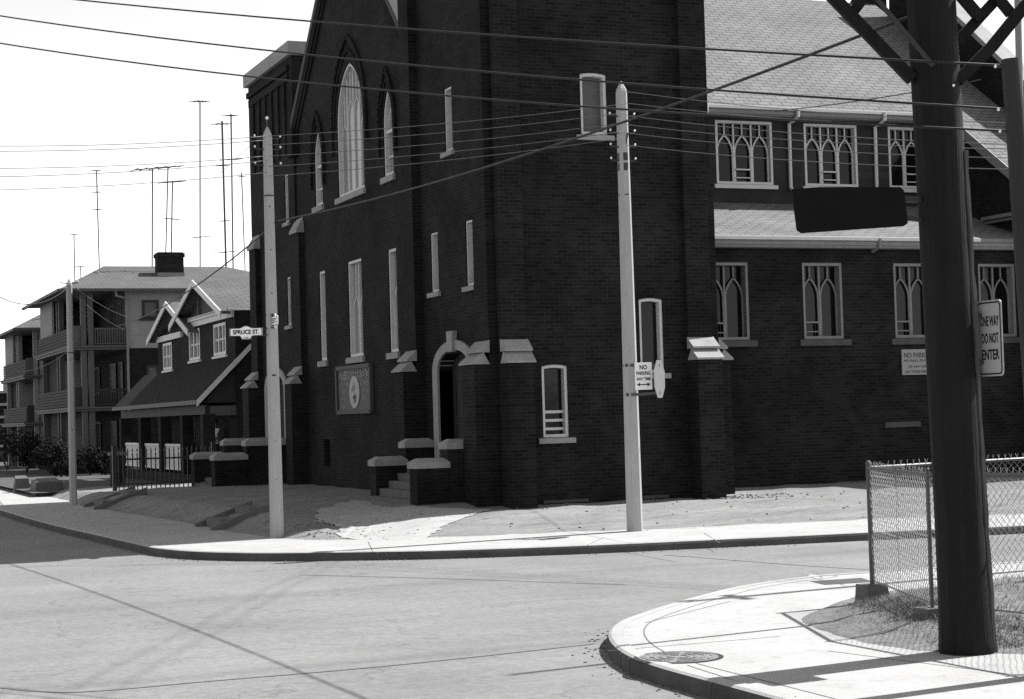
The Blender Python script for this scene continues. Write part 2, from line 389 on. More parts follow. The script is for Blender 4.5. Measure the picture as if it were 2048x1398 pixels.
def offset(line, d):
    out = []
    for i, p in enumerate(line):
        t = (line[min(i+1, len(line)-1)]-line[max(i-1, 0)]).normalized()
        out.append(p+Vector((-t.y, t.x))*d)
    return out
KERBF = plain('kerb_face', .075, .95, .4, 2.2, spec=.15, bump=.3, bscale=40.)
def kerb(line, side):
    prof = [(0, -.05), (.004, .095), (.02, .13), (.05, .146), (.155, .147), (.16, .10)]
    rows = [offset(line, side*o) for o, z in prof]; n = len(line)
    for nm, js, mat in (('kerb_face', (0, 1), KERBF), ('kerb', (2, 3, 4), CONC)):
        mb = MB()
        for j in js:
            for i in range(n-1):
                mb.poly([(*rows[j][i], prof[j][1]), (*rows[j][i+1], prof[j][1]), (*rows[j+1][i+1], prof[j+1][1]), (*rows[j+1][i], prof[j+1][1])])
        clean(struct(mb, nm, mat))
def tess(mb, pts, z):
    rings = [[Vector((p[0], p[1], 0)) for p in pts]]; i0 = len(mb.v); mb.v += [Vector((p[0], p[1], z)) for p in pts]
    for t in tessellate_polygon(rings):
        a, b, c = (rings[0][k] for k in t)
        mb.f.append(tuple(i0+k for k in (t if (b-a).cross(c-a).z > 0 else t[::-1])))
sideA = -1; sideB = 1
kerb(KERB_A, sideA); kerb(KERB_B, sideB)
mb = MB(); tess(mb, offset(KERB_A, sideA*.158)+[Vector((60, 140))], .14); struct(mb, 'pavement', CONC)
mb = MB(); tess(mb, offset(KERB_B, sideB*.158)+[Vector((60, -60))], .14); struct(mb, 'pavement', CONC)
# expansion joints, scored edge of the kerb, rail shadow strip, painted shadow patch
mb = MB()
def strip(p, q, w=.014, z=.1425):
    p = Vector(p); q = Vector(q); d = (q-p).normalized(); n = Vector((-d.y, d.x))*(w/2)
    mb.poly([(*(p-n), z), (*(q-n), z), (*(q+n), z), (*(p+n), z)])
def pz(x, y, z=.14): return Vector(PZ(x, y, z))
for a, b in (((1215, 1302), (1560, 1273)), ((1375, 1331), (1585, 1398)), ((1655, 1302), (2048, 1352)), ((1290, 1246), (1460, 1203)),  # the strip reaching the right edge paints in the fence rail's cast shadow
             ((1440, 1086), (1408, 1066)), ((1208, 1075), (1176, 1090)), ((736, 1083), (746, 1104)), ((1600, 1150), (1690, 1171))):
    strip(pz(*a), pz(*b))
in1 = offset(KERB_B, .36)
for i in range(12, len(in1)-12):
    strip(in1[i], in1[i+1], .012)
for line, sd, qs in ((KERB_A, sideA, ((1448, 1085), (745, 1106), (288, 1094), (216, 1078), (95, 1050))), (KERB_B, sideB, ((1238, 1303), (1262, 1312), (1420, 1362), (1560, 1398)))):
    for q in qs:
        c = pz(*q); k = min(range(1, len(line)-1), key=lambda i: (line[i]-c).length); t = (line[k+1]-line[k-1]).normalized(); nn = Vector((-t.y, t.x))*sd; p0_ = line[k]+t*(c-line[k]).dot(t)
        a, b = p0_-nn*.004, p0_+nn*.158; w_ = t*.009
        mb.hexa([(*(a-w_), 0), (*(a+w_), 0), (*(b+w_), 0), (*(b-w_), 0), (*(a-w_), .12), (*(a+w_), .12), (*(b+w_), .1495), (*(b-w_), .1495)])
struct(mb, 'joints_and_rail_shadow', JOINT_SHADOW)
mb = MB(); mb.poly([(*pz(1619, 1163), .143), (*pz(1650, 1170), .143), (*pz(1748, 1164), .143), (*pz(1722, 1156), .143)])  # a cast shadow painted on the pavement as a dark patch
struct(mb, 'shadow_patch', plain('shadow_paint', .06, .9))
def band(pts, w, z=.004):
    L_ = smoothline(pts, 6); a = offset(L_, w/2); b = offset(L_, -w/2)
    for i in range(len(L_)-1): mb.poly([(*b[i], z), (*b[i+1], z), (*a[i+1], z), (*a[i], z)][::1])
mb = MB()
for pts in ([pz(0, 1376, 0), pz(150, 1385, 0), pz(430, 1362, 0), pz(800, 1330, 0), pz(1190, 1288, 0)], [pz(600, 1150, 0), pz(900, 1158, 0), pz(1250, 1170, 0)], [pz(1330, 1110, 0), pz(1560, 1128, 0), pz(1740, 1140, 0)]):
    band(pts, .035, .0045)
o = struct(mb, 'tar_seams', plain('tar', .11, .8)); clean(o)

def sdist(line, corner):
    line = list(line); segs = [(line[i], line[i+1]) for i in range(len(line)-1) if (line[i+1]-line[i]).length > 1e-6]; P = [tuple(p) for p in line]+[corner]; n = len(P)
    def f(x, y):
        p = Vector((x, y)); best = 1e9; c = False
        for a, b in segs:
            d = b-a; t = max(0, min(1, (p-a).dot(d)/d.length_squared)); best = min(best, (p-(a+d*t)).length)
        for k in range(n):
            a, b = P[k], P[(k+1) % n]
            if (a[1] > y) != (b[1] > y) and x < (b[0]-a[0])*(y-a[1])/(b[1]-a[1])+a[0]: c = not c
        return best if c else -best
    return f
dA = sdist(BACK_A[::3]+[BACK_A[-1]], (60, 140)); dB = sdist(BACK_B[::2]+[BACK_B[-1]], (60, -60))
def noise2(x, y): return (math.sin(x*1.7+y*2.3)+math.sin(x*3.1-y*1.9+1)+math.sin(x*5.3+y*4.7+2)*.5)/2.5
def yard_h(x, y):
    d = dA(x, y)
    if d < -.25: return .06
    right = .125+.30*sstep(0, 4.0, d)
    left = .125+.34*sstep(.05, 1.1, d)+.06*sstep(1, 4, d)
    L_ = sstep(-.6, 1.3, y)*(1-sstep(-2.2, -1.2, x)*.0)
    pathw = 1-sstep(.3, 2.2, abs(y-2.3-(-1.6-x)*-.9)) if x < -1.4 and y < 4 else 0
    L_ = L_*(1-.7*pathw)
    h = right*(1-L_)+left*L_
    q = math.exp(-((x+4.15)/.75)**2-((y+.7)/1.1)**2)*sstep(0, .35, d)
    h += q*(.13+.05*noise2(x*5, y*5)+.03*noise2(x*11, y*9))
    if y > 15: h -= .10*sstep(15, 20, y)
    return h+.016*noise2(x*1.6, y*1.6)*sstep(.1, .8, d)+.02*noise2(x*4, y*4)*sstep(.15, .5, d)*(1-sstep(1.0, 1.8, d))*L_
def sheet(x0, x1, y0, y1, st, hf, mat, name, keep=None, lift=0):
    mb = MB(); nx = int((x1-x0)/st); ny = int((y1-y0)/st)
    hs = [[hf(x0+i*st, y0+j*st)+lift for j in range(ny+1)] for i in range(nx+1)]
    for i in range(nx+1):
        for j in range(ny+1): mb.v.append(Vector((x0+i*st, y0+j*st, hs[i][j])))
    for i in range(nx):
        for j in range(ny):
            if keep and not keep(x0+(i+.5)*st, y0+(j+.5)*st): continue
            a = i*(ny+1)+j; mb.f.append((a, a+ny+1, a+ny+2, a+1))
    return struct(mb, name, mat, smooth=True)
sheet(-7, 20, -8, 24, .2, yard_h, DIRT, 'yard', lambda x, y: dA(x, y) > -.4)
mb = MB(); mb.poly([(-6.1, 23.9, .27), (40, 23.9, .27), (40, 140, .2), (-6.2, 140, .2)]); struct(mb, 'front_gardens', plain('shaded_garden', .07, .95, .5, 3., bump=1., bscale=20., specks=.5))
path_poly = [(-1.2, .2), (-1.75, 1.0), (-1.75, 4.2), (-3.2, 2.2), (-3.75, .6), (-3.75, -1.2), (-4.05, -2.3), (-3.8, -2.9), (-2.9, -3.45), (-2.3, -2.4), (-1.35, -1.2), (-.4, -.45)]
def inpoly(x, y, P):
    c = False; n = len(P)
    for i in range(n):
        a, b = P[i], P[(i+1) % n]
        if (a[1] > y) != (b[1] > y) and x < (b[0]-a[0])*(y-a[1])/(b[1]-a[1])+a[0]: c = not c
    return c
sheet(-5.2, 0, -3.8, 4.6, .03, yard_h, PATHM, 'path', lambda x, y: inpoly(x+.09*noise2(x*2.1, y*2.3), y+.09*noise2(y*2.6, x*1.9), path_poly), .012)
def lawn_h(x, y):
    d = dB(x, y)
    if d < -.3: return .06
    return .118+.032*sstep(-.08, .04, d)+.20*sstep(.1, 1.6, d)+.10*sstep(1.6, 4, d)+.02*noise2(x*3, y*3)*sstep(.1, .6, d)
sheet(-5, 12, -30, -14.8, .1, lawn_h, EARTH, 'lawn', lambda x, y: dB(x, y) > -.4)

# ------------------------------------------------------------------ church
CH = thing('church', (4, 6, .4), 'dark brick Gothic church with square corner tower, pointed windows and pale shingled roof', 'church')
fT = FX(0.0); fG = FX(0.06); fS = FY(0.0)
TH = 16.5
def sill(parent, fr, a0, a1, z, h=.12, ex=.12, out=.07, mat=None, inn=.12):
    mb = MB(); mb.hexa([fr(a0-ex, z-h, -out), fr(a1+ex, z-h, -out), fr(a1+ex, z-h, inn), fr(a0-ex, z-h, inn),
                        fr(a0-ex, z-.02, -out), fr(a1+ex, z-.02, -out), fr(a1+ex, z+.02, inn), fr(a0-ex, z+.02, inn)])
    o = mb.build('sill', mat or STONE, parent); clean(o); return o
def window(fr, outline, dep, lin=.06, pane=GLASS, frame=WOOD_W, d0=.03, name='window', tracery=None, tmat=None, par=None):
    mb = MB(); lining(mb, fr, outline, lin, d0, dep); w = mb.build(name, frame, par or CH); clean(w)
    m = MB(); slab2(m, fr, outline, dep-.012); m.build('pane', pane, w)
    if tracery:
        t = MB(); tracery(t); t.build('tracery', tmat or frame, w)
    return w
# --- tower front (towards the side street)
w1 = rect(3.50, 3.99, 4.98, 6.27); w2 = rect(1.36, 1.80, 4.95, 6.30); u1 = rect(2.40, 2.88, 7.90, 9.25)
dO = [(1.66, 1.2), (3.63, 1.2), (3.63, 3.25)]+[(2.645+.985*math.cos(t), 3.25+.42*math.sin(t)) for t in [math.pi*k/12 for k in range(1, 12)]]+[(1.66, 3.25)]
mb = MB(); pierced(mb, fT, rect(0, 5.1, .1, TH), [w1, w2, u1, dO], .34)
# --- tower side (towards Spruce Street)
sl = seghead(.87, 1.43, 1.78, 3.2, .035); su = seghead(1.90, 2.49, 7.90, 9.13, .035); sm = seghead(3.07, 3.61, 3.03, 4.53, .035)
pierced(mb, fS, rect(0, 4.81, .1, TH), [sl, su, sm], .34)
mb.poly([(4.81, 0, .1), (4.81, 5.1, .1), (4.81, 5.1, TH), (4.81, 0, TH)]); mb.poly([(0, 5.1, 7), (0, 5.1, TH), (4.81, 5.1, TH), (4.81, 5.1, 7)])
mb.poly([(0, 0, TH), (4.81, 0, TH), (4.81, 5.1, TH), (0, 5.1, TH)])
o = mb.build('tower_wall', BRICK, CH); clean(o)
mb = MB(); mb.box((-.18, -.18, TH), (4.99, 5.28, TH+.25)); mb.build('parapet_coping', STONE, CH)
def sash(fr, a0, a1, b0, b1, d):
    def t(m):
        ribbon(m, fr, [(a0, (b0+b1)/2), (a1, (b0+b1)/2)], .05, d-.05, d)
    return t
for r_ in (w1, w2, u1):
    a0, a1, b0, b1 = r_[0][0], r_[1][0], r_[0][1], r_[2][1]
    w = window(fT, r_, .3, .045, tracery=sash(fT, a0, a1, b0, b1, .29)); sill(w, fT, a0, a1, b0)
def slats(m):
    for z in (1.95, 2.12, 2.29): ribbon(m, fS, [(.93, z), (1.37, z)], .055, .12, .14)
w = window(fS, sl, .2, .06, tracery=slats); sill(w, fS, .87, 1.43, 1.78)
w = window(fS, su, .2, .06, pane=BLIND); sill(w, fS, 1.9, 2.49, 7.9)
w = window(fS, sm, .2, .06); sill(w, fS, 3.07, 3.61, 3.03)
for a0, a1, fr, z in ((.81, 1.79, fS, .53), (2.75, 3.6, fS, .53), (5.9, 7.0, FY(1.6), .52), (8.6, 9.5, FY(1.6), .55)):
    mb = MB(); mb.hexa([fr(a0, z-.06, -.05), fr(a1, z-.06, -.05), fr(a1, z-.06, .02), fr(a0, z-.06, .02), fr(a0, z, -.05), fr(a1, z, -.05), fr(a1, z, .02), fr(a0, z, .02)])
    mb.build('cellar_window_sill', STONE_D, CH)
# --- door with stone surround
mb = MB()
n = 16
outer = [(1.34, 1.2), (1.34, 3.25)]+[(2.645+1.305*math.cos(math.pi-math.pi*k/n), 3.25+.62*math.sin(math.pi*k/n)) for k in range(1, n)]+[(3.95, 3.25), (3.95, 1.2)]
inner = [(1.66, 1.2), (1.66, 3.25)]+[(2.645+.985*math.cos(math.pi-math.pi*k/n), 3.25+.42*math.sin(math.pi*k/n)) for k in range(1, n)]+[(3.63, 3.25), (3.63, 1.2)]
for k in range(len(outer)-1):
    a, b, c, d = outer[k], outer[k+1], inner[k+1], inner[k]
    mb.hexa([fT(*a, -.05), fT(*b, -.05), fT(*c, -.05), fT(*d, -.05), fT(*a, .30), fT(*b, .30), fT(*c, .30), fT(*d, .30)])
sur = mb.build('door_surround', STONE, CH); clean(sur)
mb = MB(); mb.prism([fT(2.52, 3.62, -.11), fT(2.78, 3.62, -.11), fT(2.84, 4.06, -.11), fT(2.46, 4.06, -.11)], (.12, 0, 0)); mb.build('keystone', STONE, sur)
mb = MB(); slab2(mb, fT, [p for p in inner], .31)
door = mb.build('door', DARKW, CH)
mb = MB()
for a in (2.645,): ribbon(mb, fT, [(a, 1.2), (a, 3.2)], .05, .27, .305)
for a in (2.15, 3.14):
    for z0, z1 in ((1.4, 2.1), (2.25, 3.05)): ribbon(mb, fT, [(a-.3, z0), (a+.3, z0), (a+.3, z1), (a-.3, z1)], .04, .285, .305, True)
mb.build('door_panels', DARKW, door)
# --- gabled front
GA = 9.97; GZ = 15.45
big = gothic(8.84, 11.08, 7.92, 9.75, 11.2, 12)
s1 = gothic(12.52, 13.24, 7.95, 9.15, 9.93); s2 = gothic(6.56, 7.28, 7.95, 9.15, 9.98)
l1 = rect(12.50, 13.08, 3.83, 6.20); l2 = rect(9.27, 10.46, 3.82, 6.23); l3 = rect(6.55, 7.18, 3.80, 6.22)
bs = rect(12.4, 13.0, 1.05, 1.75)
mb = MB(); pierced(mb, fG, [(5.1, .1), (15.1, .1), (15.1, 10.35), (GA, GZ), (5.1, 10.6)], [big, s1, s2, l1, l2, l3, bs], .22)
o = mb.build('gable_wall', BRICK, CH); clean(o)
# gable back side and raking coping
mb = MB()
for (a0, z0, a1, z1) in ((15.1, 10.35, GA, GZ), (5.1, 10.6, GA, GZ)):
    mb.hexa([fG(a0, z0-.02, -.13), fG(a1, z1-.02, -.13), fG(a1, z1-.02, .33), fG(a0, z0-.02, .33), fG(a0, z0+.22, -.13), fG(a1, z1+.22, -.13), fG(a1, z1+.22, .33), fG(a0, z0+.22, .33)])
o = mb.build('raking_coping', STONE_D, CH); clean(o)
mb = MB()
for k, dz in enumerate((.28, .5)):
    for (a0, z0, a1, z1) in ((15.1, 10.35, GA, GZ), (5.1, 10.6, GA, GZ)):
        mb.hexa([fG(a0, z0-dz, -.09+.03*k), fG(a1, z1-dz, -.09+.03*k), fG(a1, z1-dz, .01), fG(a0, z0-dz, .01), fG(a0, z0-dz+.12, -.09+.03*k), fG(a1, z1-dz+.12, -.09+.03*k), fG(a1, z1-dz+.12, .01), fG(a0, z0-dz+.12, .01)])
mb.box((-.13, 14.75, 9.55), (.06, 15.3, 10.3)); o = mb.build('corbel_courses', BRICK, CH); clean(o)
def lancet_tr(fr, a0, a1, b0, tops, zs, za, d, bw=.055, full=True, heads=None):
    nL = len(tops); wl = (a1-a0)/nL
    def t(m):
        for k in range(nL):
            x0 = a0+k*wl; x1 = x0+wl; zt = tops[k]
            pts = arc_pts(x0+.03, x1-.03, zt-wl*.9, zt, 6)
            ribbon(m, fr, [(x1-.03, b0)]+pts+[(x0+.03, b0)], bw*.75, d-.035, d)
            if heads:
                zh = heads(( x0+x1)/2)
                if zh > zt+.05: ribbon(m, fr, [((x0+x1)/2, zt), ((x0+x1)/2, zh)], bw*.6, d-.035, d)
            if k:
                zh = heads(x0) if heads else zt
                ribbon(m, fr, [(x0, b0), (x0, zh)], bw*.8, d-.045, d)
    return t
def head_g(a0, a1, zs, za):
    w = (a1-a0)/2; h = za-zs; rad = (w*w+h*h)/(2*w); c = (a0+a1)/2
    def f(a):
        x = abs(a-c); v = rad*rad-(x+rad-w)**2
        return zs+math.sqrt(max(0, v))
    return f
w = window(fG, big, .16, .07, pane=GLASSL, tracery=lancet_tr(fG, 8.9, 11.02, 7.95, (9.75, 10.3, 10.3, 9.75), 9.75, 11.2, .15, heads=head_g(8.84, 11.08, 9.75, 11.2))); sill(w, fG, 8.84, 11.08, 7.92, .16)
for p, a0, a1 in ((s1, 12.52, 13.24), (s2, 6.56, 7.28)):
    base_t = lancet_tr(fG, a0+.05, a1-.05, 9.0, (9.6,), 9, 9, .15, heads=head_g(a0, a1, 9.15, 9.95))
    def tr(m, base_t=base_t, a0=a0, a1=a1):
        base_t(m); ribbon(m, fG, [(a0, 9.0), (a1, 9.0)], .07, .06, .15)
        ribbon(m, fG, [(a0, 8.4), (a1, 8.4)], .05, .09, .15)
    w = window(fG, p, .16, .07, pane=GLASSL, tracery=tr); sill(w, fG, a0, a1, 7.95, .16)
for p, a0, a1, z0, z1, nl in ((l1, 12.50, 13.08, 3.83, 6.2, 1), (l2, 9.27, 10.46, 3.82, 6.23, 2), (l3, 6.55, 7.18, 3.8, 6.22, 1)):
    w = window(fG, p, .16, .07, pane=GLASSL, tracery=lancet_tr(fG, a0+.06, a1-.06, z0, (5.35,)*nl, 5, 5.3, .15, heads=lambda a, z1=z1: z1)); sill(w, fG, a0, a1, z0, .16)
mb = MB(); slab2(mb, fG, bs, .2); mb.build('cellar_opening', PAINTB, CH)
for a0, a1, zs, za, ww in ((8.84, 11.08, 9.75, 11.2, .3), (12.52, 13.24, 9.15, 9.93, .22), (6.56, 7.28, 9.15, 9.98, .22)):
    mb = MB(); q = arc_pts(a0-ww*1.1, a1+ww*1.1, zs, za+ww*2.2, 10)
    ribbon(mb, fG, [(q[0][0], zs-.7)]+q+[(q[-1][0], zs-.7)], .13, -.07, .01)
    q = arc_pts(a0-ww*.55, a1+ww*.55, zs, za+ww*1.1, 10); ribbon(mb, fG, [(q[0][0], zs-.1)]+q+[(q[-1][0], zs-.1)], .07, -.04, .01); mb.build('hood_mould', BRICK, CH)
# --- side wing on the left of the front
wn1 = rect(15.75, 16.15, 7.85, 9.2); wn2 = rect(15.75, 16.15, 4.95, 6.3)
wd = [(16.6, 1.2), (18.5, 1.2), (18.5, 3.2)]+[(17.55+.95*math.cos(t), 3.2+.42*math.sin(t)) for t in [math.pi*k/12 for k in range(1, 12)]]+[(16.6, 3.2)]
fW = FX(0.0)
mb = MB(); pierced(mb, fW, rect(15.1, 20.1, .1, 12.4), [wn1, wn2, wd], .3)
mb.poly([(0, 15.1, 7), (6, 15.1, 7), (6, 15.1, 12.4), (0, 15.1, 12.4)]); mb.poly([(0, 20.1, .1), (6, 20.1, .1), (6, 20.1, 12.4), (0, 20.1, 12.4)]); mb.poly([(0, 15.1, 12.4), (6, 15.1, 12.4), (6, 20.1, 12.4), (0, 20.1, 12.4)])
o = mb.build('wing_wall', BRICK, CH); clean(o)
mb = MB(); mb.box((-.12, 14.98, 12.4), (6.1, 20.25, 12.78)); mb.build('wing_coping', STONE, CH)
mb = MB()
for k in range(6): y = 15.75+k*.72; mb.box((-.06, y, 9.7), (.0, y+.16, 11.75))
mb.box((-.06, 15.4, 11.75), (0, 19.9, 11.95)); mb.box((-.10, 15.3, 12.02), (0, 20.0, 12.18)); mb.build('brick_panels', BRICK, CH)
for r_ in (wn1, wn2):
    a0, a1, b0, b1 = r_[0][0], r_[1][0], r_[0][1], r_[2][1]
    w = window(fW, r_, .28, .045, tracery=sash(fW, a0, a1, b0, b1, .27)); sill(w, fW, a0, a1, b0)
mb = MB(); n = 14
o2 = [(16.3, 1.2), (16.3, 3.2)]+[(17.55+1.25*math.cos(math.pi-math.pi*k/n), 3.2+.62*math.sin(math.pi*k/n)) for k in range(1, n)]+[(18.8, 3.2), (18.8, 1.2)]
i2 = [(16.6, 1.2), (16.6, 3.2)]+[(17.55+.95*math.cos(math.pi-math.pi*k/n), 3.2+.42*math.sin(math.pi*k/n)) for k in range(1, n)]+[(18.5, 3.2), (18.5, 1.2)]
for k in range(len(o2)-1):
    a, b, c, d = o2[k], o2[k+1], i2[k+1], i2[k]
    mb.hexa([fW(*a, -.05), fW(*b, -.05), fW(*c, -.05), fW(*d, -.05), fW(*a, .28), fW(*b, .28), fW(*c, .28), fW(*d, .28)])
sur = mb.build('door_surround', STONE, CH); clean(sur)
mb = MB(); mb.prism([fW(17.42, 3.6, -.11), fW(17.68, 3.6, -.11), fW(17.74, 4.03, -.11), fW(17.36, 4.03, -.11)], (.12, 0, 0)); mb.build('keystone', STONE, sur)
mb = MB(); slab2(mb, fW, i2, .29); mb.build('door', DARKW, CH)
# --- buttresses with two-step stone caps
def buttress(fr, a0, a1, top, up, low, zc=3.33, zt=3.72):
    mb = MB()
    mb.hexa([fr(a0, .1, -low), fr(a1, .1, -low), fr(a1, .1, .01), fr(a0, .1, .01), fr(a0, zc, -low), fr(a1, zc, -low), fr(a1, zc, .01), fr(a0, zc, .01)])
    mb.hexa([fr(a0, zc, -up), fr(a1, zc, -up), fr(a1, zc, .01), fr(a0, zc, .01), fr(a0, top, -up), fr(a1, top, -up), fr(a1, top, .01), fr(a0, top, .01)])
    o = mb.build('buttress', BRICK, CH); clean(o)
    mid = (low+up)/2; zm = (zc+zt)/2; e = .03
    m = MB()
    for d_out, d_in, z0, z1 in ((low+.05, mid-.03, zc-.06, zm-.05), (mid+.065, up-.01, zm-.02, zt)):
        m.hexa([fr(a0-e, z0, -d_out), fr(a1+e, z0, -d_out), fr(a1+e, z0, -up+.003), fr(a0-e, z0, -up+.003),
                fr(a0-e, z0+.04, -d_out), fr(a1+e, z0+.04, -d_out), fr(a1+e, z1+.03, -d_in), fr(a0-e, z1+.03, -d_in)])
    c = m.build('stone_cap', STONE, o); clean(c)
    return o
buttress(fT, .12, .85, 11.0, .20, .52)
buttress(fT, 4.55, 5.2, 15.5, .20, .52)
buttress(fS, -.04, .50, 11.0, .16, .50)
buttress(fS, 4.10, 4.66, 11.0, .16, .55)
fE = lambda a, b, d: Vector((4.81-d, a, b))
buttress(fE, .12, .75, 7.0, .14, .42)
b = buttress(fG, 14.45, 15.15, 7.4, .16, .46)
m = MB(); m.hexa([fG(14.42, 7.4, -.22), fG(15.18, 7.4, -.22), fG(15.18, 7.4, .01), fG(14.42, 7.4, .01), fG(14.42, 7.48, -.22), fG(15.18, 7.48, -.22), fG(15.18, 7.82, -.02), fG(14.42, 7.82, -.02)]); o = m.build('stone_cap', STONE, b); clean(o)
b = buttress(fW, 19.1, 19.85, 7.4, .16, .46)
m = MB(); m.hexa([fW(19.07, 7.4, -.22), fW(19.88, 7.4, -.22), fW(19.88, 7.4, .01), fW(19.07, 7.4, .01), fW(19.07, 7.48, -.22), fW(19.88, 7.48, -.22), fW(19.88, 7.82, -.02), fW(19.07, 7.82, -.02)]); o = m.build('stone_cap', STONE, b); clean(o)
# --- front steps between brick walls with stone copings
def coped(x0, x1, y0, y1, z1, sub=None):
    mb = MB(); mb.box((x0, y0, .1), (x1, y1, z1-.2)); o = mb.build('stair_wall', BRICK, CH)
    m = MB(); e = .035; h = .12
    x0, x1, y0, y1 = x0-e, x1+e, y0-e, y1+e
    zb = z1-.2
    m.hexa([(x0, y0, zb), (x1, y0, zb), (x1, y1, zb), (x0, y1, zb), (x0, y0, zb+h), (x1, y0, zb+h), (x1, y1, zb+h), (x0, y1, zb+h)])
    m.hexa([(x0, y0, zb+h), (x1, y0, zb+h), (x1, y1, zb+h), (x0, y1, zb+h), (x0+.13, y0+.13, z1), (x1-.1, y0+.13, z1), (x1-.1, y1-.13, z1), (x0+.13, y1-.13, z1)])
    c = m.build('coping', STONE, o); clean(c)
for (ya, yb, xu, xl) in ((.95, 1.36, -.83, -1.50), (4.08, 4.46, -.66, -1.36)):
    coped(xu, -.02, ya, yb, 1.80); coped(xl, xu-.002, ya-.02, yb+.02, 1.43)
for (ya, yb) in ((16.0, 16.44), (18.7, 19.1)):
    coped(-1.3, -.02, ya, yb, 1.80); coped(-2.2, -1.302, ya-.02, yb+.02, 1.43)
mb = MB()
for k in range(6): mb.box((-1.50+k*.21, 1.385, .15), (-1.50+(k+1)*.21, 4.055, .60+k*.155))
mb.box((-.24, 1.385, .15), (0.33, 4.055, 1.21)); mb.build('front_steps', CONCB, CH)
mb = MB()
for k in range(6): mb.box((-2.2+k*.3, 16.47, .15), (-2.2+(k+1)*.3, 18.68, .55+k*.15))
mb.box((-.4, 16.47, .15), (0.3, 18.68, 1.2)); mb.build('front_steps', CONCB, CH)
# --- nave side: aisle, aisle roof, clerestory, main roof
YA = 1.6; fA = FY(YA); AX1 = 13.9
aw = [(5.50, 6.56), (7.93, 8.97), (10.33, 11.40), (12.66, 13.70)]
AT = seghead
mb = MB(); pierced(mb, fA, rect(4.81, 20, .1, 5.95), [rect(a0, a1, 3.75, 5.46) for a0, a1 in aw], .28)
o = mb.build('aisle_wall', BRICK, CH); clean(o)
def sash_open(fr, a0, a1, b0, d, h=.38):
    def t(m):
        ribbon(m, fr, [(a0, b0+h), (a1, b0+h), (a1, b0+.04)], .035, d-.1, d-.06)
        ribbon(m, fr, [(a0, b0+h*.45), (a1, b0+h*.45)], .025, d-.1, d-.06)
    return t
for a0, a1 in aw:
    t1 = lancet_tr(fA, a0+.05, a1-.05, 3.75, (5.12, 5.12), 5, 5.1, .2, bw=.05, heads=lambda a: 5.44)
    t2 = sash_open(fA, a0+.08, (a0+a1)/2-.06, 3.75, .2)
    w = window(fA, rect(a0, a1, 3.75, 5.46), .24, .065, d0=.02, tracery=lambda m, t1=t1, t2=t2: (t1(m), t2(m)), frame=WOOD_G); sill(w, fA, a0, a1, 3.75, .15, .14, mat=STONE_D)
RA = lambda y: 6.03+(y-1.3)*(7.15-6.03)/(4.5-1.3)
mb = MB(); mb.hexa([(4.81, 1.3, RA(1.3)-.06), (AX1, 1.3, RA(1.3)-.06), (AX1, 4.5, RA(4.5)-.06), (4.81, 4.5, RA(4.5)-.06), (4.81, 1.3, RA(1.3)), (AX1, 1.3, RA(1.3)), (AX1, 4.5, RA(4.5)), (4.81, 4.5, RA(4.5))])
mb.build('aisle_roof', ROOF, CH)
def gutter(x0, x1, y, z, name='gutter', h=.25):
    mb = MB(); pr = [(-.02, .0), (-.09, -.03), (-.12, -.10), (-.06, -.13), (-.06, -.20), (-.03, -.21), (.0, -.21-h*.2), (.25, -.21-h*.2), (.25, -.05)]
    mb.prism([(x0, y+p[0], z+p[1]) for p in pr], (x1-x0, 0, 0)); o = mb.build(name, WOOD_G, CH); clean(o); return o
gutter(4.83, AX1-.02, 1.32, RA(1.3)-.0)
mb = MB(); mb.tube([(9.75, 1.22, 5.98), (9.75, 1.24, 5.8), (9.75, 1.55, 5.72)], .04, 8)
mb.build('downspout', WOOD_G, CH)
YC = 4.5; fC = FY(YC)
cw = [(7.44, 8.98), (9.87, 11.37), (12.28, 13.78)]
mb = MB(); pierced(mb, fC, rect(.4, 15.7, 6.9, 9.5), [rect(a0, a1, 7.6, 9.12) for a0, a1 in cw], .2)
o = mb.build('clerestory_wall', CLAD, CH); clean(o)
for a0, a1 in cw:
    t1 = lancet_tr(fC, a0+.05, a1-.05, 7.6, (8.78,)*3, 8, 8.7, .13, bw=.05, heads=lambda a: 9.1)
    m3 = (a1-a0)/3
    t2 = sash_open(fC, a0+m3+.04, a0+2*m3-.06, 7.6, .14, .36)
    w = window(fC, rect(a0, a1, 7.6, 9.12), .17, .06, d0=.0, tracery=lambda m, t1=t1, t2=t2: (t1(m), t2(m))); sill(w, fC, a0, a1, 7.6, .11, .09, mat=WOOD_W)
RS = (13.6-9.5)/(9.97-4.2)
RN = lambda y: 9.5+(y-4.2)*RS
mb = MB(); X0, X1 = .35, 15.7
mb.hexa([(X0, 4.1, RN(4.1)-.09), (X1, 4.1, RN(4.1)-.09), (X1, 9.97, RN(9.97)-.09), (X0, 9.97, RN(9.97)-.09), (X0, 4.1, RN(4.1)), (X1, 4.1, RN(4.1)), (X1, 9.97, RN(9.97)), (X0, 9.97, RN(9.97))])
mb.hexa([(X0, 9.97, RN(9.97)-.09), (X1, 9.97, RN(9.97)-.09), (X1, 15.8, RN(4.1)-.09), (X0, 15.8, RN(4.1)-.09), (X0, 9.97, RN(9.97)), (X1, 9.97, RN(9.97)), (X1, 15.8, RN(4.1)), (X0, 15.8, RN(4.1))])
